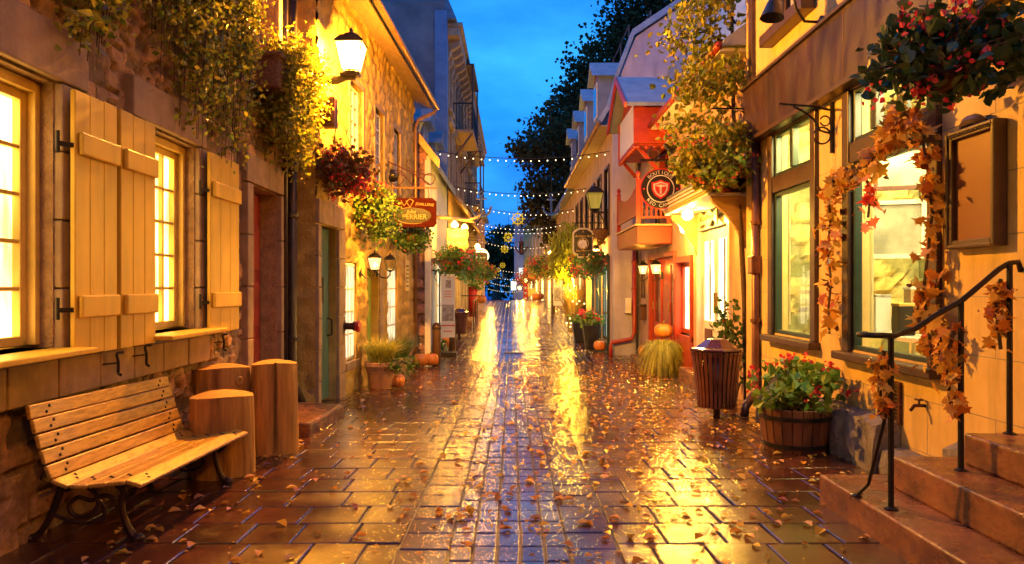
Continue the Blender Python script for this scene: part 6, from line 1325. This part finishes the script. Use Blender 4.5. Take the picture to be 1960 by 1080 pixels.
def wheel(px, py, y, d, lab, col='wheelglow'):
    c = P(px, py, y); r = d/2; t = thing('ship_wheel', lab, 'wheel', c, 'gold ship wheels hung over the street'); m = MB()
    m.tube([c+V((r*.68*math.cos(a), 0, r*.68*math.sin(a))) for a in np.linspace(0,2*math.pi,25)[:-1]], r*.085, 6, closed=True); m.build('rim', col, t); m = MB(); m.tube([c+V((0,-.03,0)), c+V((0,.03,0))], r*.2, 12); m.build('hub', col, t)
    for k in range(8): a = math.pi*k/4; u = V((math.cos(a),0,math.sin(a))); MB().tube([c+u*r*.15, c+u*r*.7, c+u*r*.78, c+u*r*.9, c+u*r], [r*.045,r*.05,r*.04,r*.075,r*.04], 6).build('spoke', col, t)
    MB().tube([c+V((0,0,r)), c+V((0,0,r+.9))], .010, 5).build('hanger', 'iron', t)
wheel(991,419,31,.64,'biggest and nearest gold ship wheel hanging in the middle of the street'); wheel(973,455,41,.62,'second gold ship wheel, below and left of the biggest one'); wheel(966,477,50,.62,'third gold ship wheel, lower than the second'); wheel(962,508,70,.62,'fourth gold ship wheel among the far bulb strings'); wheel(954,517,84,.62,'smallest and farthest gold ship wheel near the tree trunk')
def anchor(px, py, y, h, mat, lab):
    c = P(px, py, y); t = thing('hanging_anchor', lab, 'anchor', c, 'painted anchors hung over the street'); m = MB(); k = h/2
    m.tube([c+V((0,0,-k)), c+V((0,0,k*.75))], k*.11, 8); m.tube([c+V((k*.8*math.cos(a),0,-k*.25+k*.75*math.sin(a))) for a in np.linspace(math.pi*1.05,math.pi*1.95,14)], [k*.05]+[k*.11]*12+[k*.05], 8); m.bar(c+V((-k*.45,0,k*.5)), c+V((k*.45,0,k*.5)), k*.16, k*.14)
    for s in (-1,1): m.prism([(s*.62*k,-.42*k),(s*.95*k,-.30*k),(s*.82*k,-.05*k)], c-V((0,k*.08,0)), (1,0,0), (0,0,1), (0,k*.16,0))
    m.build('body', mat, t); MB().tube([c+V((k*.17*math.cos(a),0,k*.92+k*.17*math.sin(a))) for a in np.linspace(0,6.28,14)[:-1]], k*.06, 6, closed=True).build('ring', mat, t); MB().tube([c+V((0,0,k*1.05)), c+V((0,0,k*1.05+1.0))], .008, 5).build('hanger', 'iron', t)
anchor(1055,392,26,.72,'bluepaint','blue anchor hanging before the dark tree on the right'); anchor(921,392,26,.85,'bluegrey','large dark anchor hanging on the left against the sky'); anchor(998,470,45,.9,'maroon','maroon anchor hanging in front of the blue house'); anchor(945,530,60,.5,'bluepaint','small blue anchor far off left of the tree trunk'); anchor(962,529,60,.5,'bluepaint','small blue anchor far off just right of the other small one')
# ================================================================ left pavement
def bollard(x, y, h, r, lab):
    c = V((x,y,zg(y)-.01)); t = thing('bollard', lab, 'bollard', c, 'metal bollards'); MB().lathe([(r*1.04,0),(r*1.04,.03),(r,.04),(r,h*.84)], c, 24).build('post', 'bollard', t, bev=.004, seg=1); MB().lathe([(r*1.07,h*.84),(r*1.09,h*.86),(r*1.07,h*.9),(r*.95,h*.94),(r*.62,h*.985),(r*.2,h)], c, 24).build('cap', 'castbrown', t, smooth=True)
bollard(-1.73,16.8,1.0,.095,'taller bronze bollard nearest the camera on the left'); bollard(-1.66,20.4,.93,.095,'second bronze bollard farther up the left side'); bollard(2.15,38,.95,.09,'dark bollard far up the right side by the corn stalks')
t = thing('banner_stand', 'tall white vertical banner with pictures on a dark post beside the bollards', 'banner', (-1.75,19.2,zg(19.2))); m = MB(); m.tube([(-1.9,19.2,zg(19.2)),(-1.9,19.2,1.9)], .022, 8); m.bar((-2.1,19.2,1.88), (-1.35,19.2,1.84), .035, .045); m.tube([(-1.98,19.2,1.85),(-2.05,19.2,1.7),(-1.98,19.2,1.6)], .01, 5); m.box(-2.0,-1.45,19.05,19.4,zg(19.2),zg(19.2)+.10); m.build('stand', 'iron', t)
m = MB(); m.box(-1.86,-1.50,19.19,19.2,.12,1.78); bn = m.build('cloth', 'paper', t); m = MB(); m.box(-1.83,-1.53,19.182,19.189,.55,.98); m.box(-1.74,-1.6,19.182,19.189,1.42,1.62); m.build('pictures', 'inkmid', bn); m = MB(); m.box(-1.86,-1.50,19.182,19.189,.42,.45)
for k in range(4): m.lathe([(.022,0),(.022,.004)], (-1.77+.06*k,19.188,.28), 10, tilt=V((0,-1,0)).to_track_quat('Z','Y').to_matrix())
for k in range(3): m.box(-1.78,-1.58,19.182,19.189,1.32-.07*k,1.335-.07*k)
m.build('print', 'redsign', bn)
t = thing('drain_cover', 'small dark iron drain slot in the middle of the wet paving', 'drain', (.08,19.9,zg(19.9))); m = MB(); m.hexa([(-.22,19.75,zg(19.75)),(.30,19.75,zg(19.75)),(.30,20.05,zg(20.05)),(-.22,20.05,zg(20.05))], [(-.22,19.75,zg(19.75)+.012),(.30,19.75,zg(19.75)+.012),(.30,20.05,zg(20.05)+.012),(-.22,20.05,zg(20.05)+.012)]); m.build('frame', 'blacksign', t); m = MB()
for k in range(6): m.box(-.18+.08*k,-.13+.08*k,19.78,20.02,zg(20.02)+.013,zg(19.78)+.02)
m.build('grating', 'iron', t)
litter_bin(-1.75,24.3,.95,'brown slatted litter bin far up the left side behind the bollards'); pumpkin((-1.86,21.2,zg(21)), .19, 'orange pumpkin at the foot of the white banner', .95); pumpkin((-1.7,40.5,zg(40)+.3), .3, 'far pumpkin beside the red tall pot', .9)
t = thing('trough', 'low dark stone trough behind the second bollard', 'trough', (-2.0,20.0,zg(20))); m = MB(); m.hexa([(-2.05,19.6,-.5),(-1.75,19.6,-.5),(-1.75,20.6,-.5),(-2.05,20.6,-.5)], [(-2.05,19.7,-.1),(-1.85,19.7,-.1),(-1.85,20.5,-.1),(-2.05,20.5,-.1)]); m.build('body', 'blacksign', t, bev=.02); leaves(cloud((-1.95,19.7,-.1),(.2,.3,.15),200,8), .06).build('foliage', 'greenleaf', t)
t = thing('sculptor_sign', 'glowing wooden shield sign reading Sculpteur Flamand', 'sign', (-1.49,20,2.75)); c = V((-1.49,20,2.75)); m = MB(); m.prism([(-.28,.30),(-.31,.1),(-.28,-.1),(-.33,-.22),(-.2,-.33),(0,-.37),(.2,-.33),(.33,-.2),(.28,-.05),(.31,.15),(.27,.30),(.15,.27),(0,.30),(-.15,.27)], c, (1,0,0), (0,0,1), (0,.05,0)); m.build('board', 'palewood', t, bev=.015); m = MB(); m.text('Sculpteur', c+V((0,-.004,.06)), (1,0,0), (0,0,1), .125, .004); m.text('Flamand', c+V((0,-.004,-.16)), (1,0,0), (0,0,1), .155, .004); m.build('lettering', 'whiteletter', t)
t = thing('sign_branch', 'rough forked branch carrying the sculptor sign across the pavement', 'bracket', (-2.1,20.05,3.3)); m = MB(); m.tube([(-2.1,20.05,3.36),(-1.7,20.05,3.33),(-1.2,20.05,3.26),(-.95,20.05,3.36),(-.85,20.05,3.45)], [.05,.05,.055,.04,.02], 8); m.tube([(-1.2,20.05,3.26),(-.98,20.05,3.2)], [.04,.015], 6); m.build('branch', 'palewood', t, smooth=True)
m = MB()
for x in (-1.7,-1.3): m.tube([(x,20.05,3.28),(x,20.05,3.04)], .008, 5)
m.build('rope', 'iron', t)
t = thing('sign_lamp', 'bright lamp shining down on the sculptor sign', 'lamp', (-1.55,19.8,3.15)); MB().lathe([(.02,.12),(.08,.05),(.11,0),(.09,-.05),(.02,-.08)], (-1.55,19.78,3.12), 14).build('bulb', 'flame', t, smooth=True); MB().tube([(-1.55,19.78,3.24),(-1.55,20.05,3.32)], .012, 6).build('arm', 'iron', t); lamp('sign_light', (-1.55,19.55,3.05), 20, (1,.60,.18), .07, t)
basket('hanging_basket', 'red geranium basket above the banner on the left', (-1.72,19.45,2.12), .50, 'greenleaf', 1100, 'redflower', 70, .085, (-1.72,19.45,2.9), fsize=.05); basket('hanging_basket', 'pink flower basket farther left behind the red one', (-1.25,21.2,2.05), .48, 'brightleaf', 1000, 'pinkflower', 70, .085, (-1.25,21.2,2.8), fsize=.05)
t = thing('globe_lantern', 'large round glowing white paper-like globe lamp over the left pavement', 'lamp', (-1.3,31,2.75)); MB().lathe([(.03,.33),(.2,.27),(.31,.1),(.33,0),(.31,-.1),(.2,-.27),(.03,-.33)], (-1.3,31,2.75), 18).build('globe', 'globe', t, smooth=True); MB().tube([(-1.3,31,3.08),(-1.3,31,3.5),(-2.2,31,3.55)], .015, 6).build('arm', 'iron', t); lamp('globe_light', (-1.25,30.5,2.6), 18, (1,.7,.3), .2, t)
for k, (x, y, z, w, h, mat, lab) in enumerate(((-1.45,26,2.55,.34,.34,'redsign','small red board sign behind the sculptor sign'),(-1.25,29,2.6,.55,.35,'blacksign','dark board sign beside the globe lamp'),(-1.6,24,2.2,.5,.42,'gold','yellow shop board above the red tall pot'),(1.15,62,.9,.4,1.6,'redsign','tall red board with pale roundels on the orange house'))):
    t = thing('board_sign', lab, 'sign', (x,y,z)); m = MB(); m.prism([(-w/2,-h/2),(w/2,-h/2),(w/2,h/2),(w*.2,h/2+.04),(-w*.2,h/2+.04),(-w/2,h/2)], (x,y,z), (1,0,0), (0,0,1), (0,.05,0)); m.build('board', mat, t); m = MB(); m.bar((-2.2 if x < 0 else 2.0,y+.02,z+h/2+.12), (x+(w/2 if x < 0 else -w/2),y+.02,z+h/2+.12), .03, .03); m.tube([(x,y+.02,z+h/2+.12),(x,y+.02,z+h/2)], .01, 5); m.build('bracket', 'iron', t)
    m = MB()
    for j in range(3): m.lathe([(.28*w if h > 1 else .1*w,0),(.28*w if h > 1 else .1*w,.006)], (x+(0 if h > 1 else (j-1)*.25*w), y-.001, z+((j-1)*.45 if h > 1 else 0)), 10, tilt=V((0,-1,0)).to_track_quat('Z','Y').to_matrix())
    m.build('motif', 'whiteletter', t)
c = V((-2.05,38,zg(38))); t = thing('tall_planter', 'tall glossy red cylinder pot with a bushy green plant', 'planter', c); MB().lathe([(.20,0),(.24,.7),(.27,1.3),(.23,1.3)], c, 20).build('pot', 'redsign', t, smooth=True); p = cloud(c+V((0,0,1.9)), (.75,.6,.75), 800, 18); leaves(p, .14, w=.4).build('foliage', 'brightleaf', t); flowers(p[::12], .12).build('flowers', 'coralflower', t)
for k, (x, y, z, r, fl, fc, lab) in enumerate(((-1.45,34,2.1,.6,'greenleaf','coralflower','coral basket hanging above the red tall pot'),(-1.5,44,2.3,.6,'vineleaf',None,'yellow green plant hanging far up the left side'),(2.0,36,2.3,.7,'vineleaf','redflower','red flower basket on the terraced house behind the fern'),(1.9,41,2.5,.75,'greenleaf','redflower','round green basket on the terraced house below the dark tree'),(1.7,47,2.7,.85,'vineleaf','coralflower','coral basket at the far end of the terraced house'),(1.5,56,2.3,.9,'bronzeleaf','coralflower','orange flower basket on the orange house'),(1.1,66,2.1,.9,'bronzeleaf','redflower','farthest red flower basket near the blue house'))):
    basket('hanging_basket', lab, (x,y,z), r, fl, 500, fc, 40, .13, (x,y,z+.9), fsize=.09)
for k, (x, y, z, e, c, lab) in enumerate(((2.35,31.8,2.4,70,(1,.7,.2),'bright wall lamp between the fern and the corn stalks'),(2.4,46,3.6,90,(1,.55,.15),'small lantern high on the terraced house'),(1.85,54.5,2.6,130,(1,.55,.14),'lit lantern on the near end of the orange house'),(1.2,64,2.0,120,(1,.6,.16),'bright lamp in the middle of the orange house'),(.75,72,1.3,110,(1,.75,.3),'farthest lit lamp on the orange house'),(-1.8,42,2.3,110,(1,.55,.15),'wall lamp far up the left side above the red pot'),(-1.7,50,2.2,100,(1,.55,.15),'farthest wall lamp on the left side'),(-1.7,36,3.4,120,(1,.55,.15),'lamp under the pent roof of the tall building'),(-1.75,27,3.6,120,(1,.55,.15),'lamp under the near end of the pent roof'))):
    t = thing('wall_lamp', lab, 'wall lamp', (x,y,z)); s = 1+y*.008; MB().lathe([(.03*s,.14*s),(.09*s,.08*s),(.11*s,0),(.07*s,-.08*s),(.02*s,-.1*s)], (x,y,z), 12).build('globe', 'flame', t, smooth=True); m = MB(); wx = -2.2 if x < 0 else {31.8:2.74,46:2.74}.get(y, F1.pt(y,0).x); m.tube([(x,y,z+.12*s),(x,y,z+.25*s),(wx,y,z+.28*s)], .018*s, 6); m.build('arm', 'iron', t); lamp('wall_light', (x-(.25 if x > 0 else -.25),y-.3,z), e*(.15 if y < 50 else .45), c, .08, t)
t = thing('terrace_sign', 'small white lit sign box standing at the foot of the orange house', 'sign', (.1,75,zg(75))); MB().box(-.1,.45,74.9,75.1,1.1,2.0).build('panel', 'lit_cool', t); MB().box(.12,.22,74.95,75.05,zg(75),1.1).build('post', 'iron', t)
for k, (x, y) in enumerate(((1.6,55.2),(1.45,56.6))):
    t = thing('cafe_chair', ['cafe chair outside the orange house, the nearer one','cafe chair outside the orange house, the farther one'][k], 'chair', (x,y,zg(y)), 'cafe chairs'); z = zg(y); MB().box(x-.22,x+.22,y-.22,y+.22,z+.44,z+.48).build('seat', 'palewood', t); MB().box(x-.22,x+.22,y+.19,y+.22,z+.48,z+.95).build('backrest', 'palewood', t)
    for a in (-.2,.2):
        for b in (-.2,.2): MB().box(x+a-.02,x+a+.02,y+b-.02,y+b+.02,z,z+.44).build('leg', 'iron', t)
for k, (x, y, lab) in enumerate(((1.75,52.5,'left of two far pumpkins by the orange house'),(1.95,52.3,'right of two far pumpkins by the orange house'))): pumpkin((x,y,zg(y)), .34, lab, .9)
t = thing('banner_stand', 'pale vertical banner on a dark stand by the corn stalks on the right', 'banner', (2.0,33,zg(33))); MB().box(1.86,2.26,33,33.02,.6,2.15).build('cloth', 'paper', t); m = MB(); m.tube([(1.8,33,zg(33)),(1.8,33,2.25)], .03, 6); m.bar((1.75,33,2.2), (2.3,33,2.2), .04, .04); m.build('stand', 'iron', t); MB().box(1.92,2.2,32.99,32.999,.8,1.4).build('pictures', 'inkmid', t)
t = thing('step_railing', 'blue-black iron railing on the steps behind the left litter bin', 'railing', (-1.9,31,zg(31))); m = MB()
for y in (28.5,30,31.5): m.tube([(-1.5,y,zg(y)),(-1.5,y,zg(y)+1.0)], .022, 6)
m.tube([(-1.5,28.5,zg(28)+1.0),(-1.5,31.5,zg(31)+1.0)], .025, 6); m.tube([(-2.1,30.2,zg(30)+1.15),(-1.2,30.2,zg(30)+1.15)], .025, 6); m.build('rails', 'iron', t)
m = MB(); m.box(-2.24,-1.55,28.4,31.6,-.6,zg(30)+.22); tag(m.build('stone_step', 'stepstone', None, bev=.02), 'stone step with the iron railing up the left side', 'step')
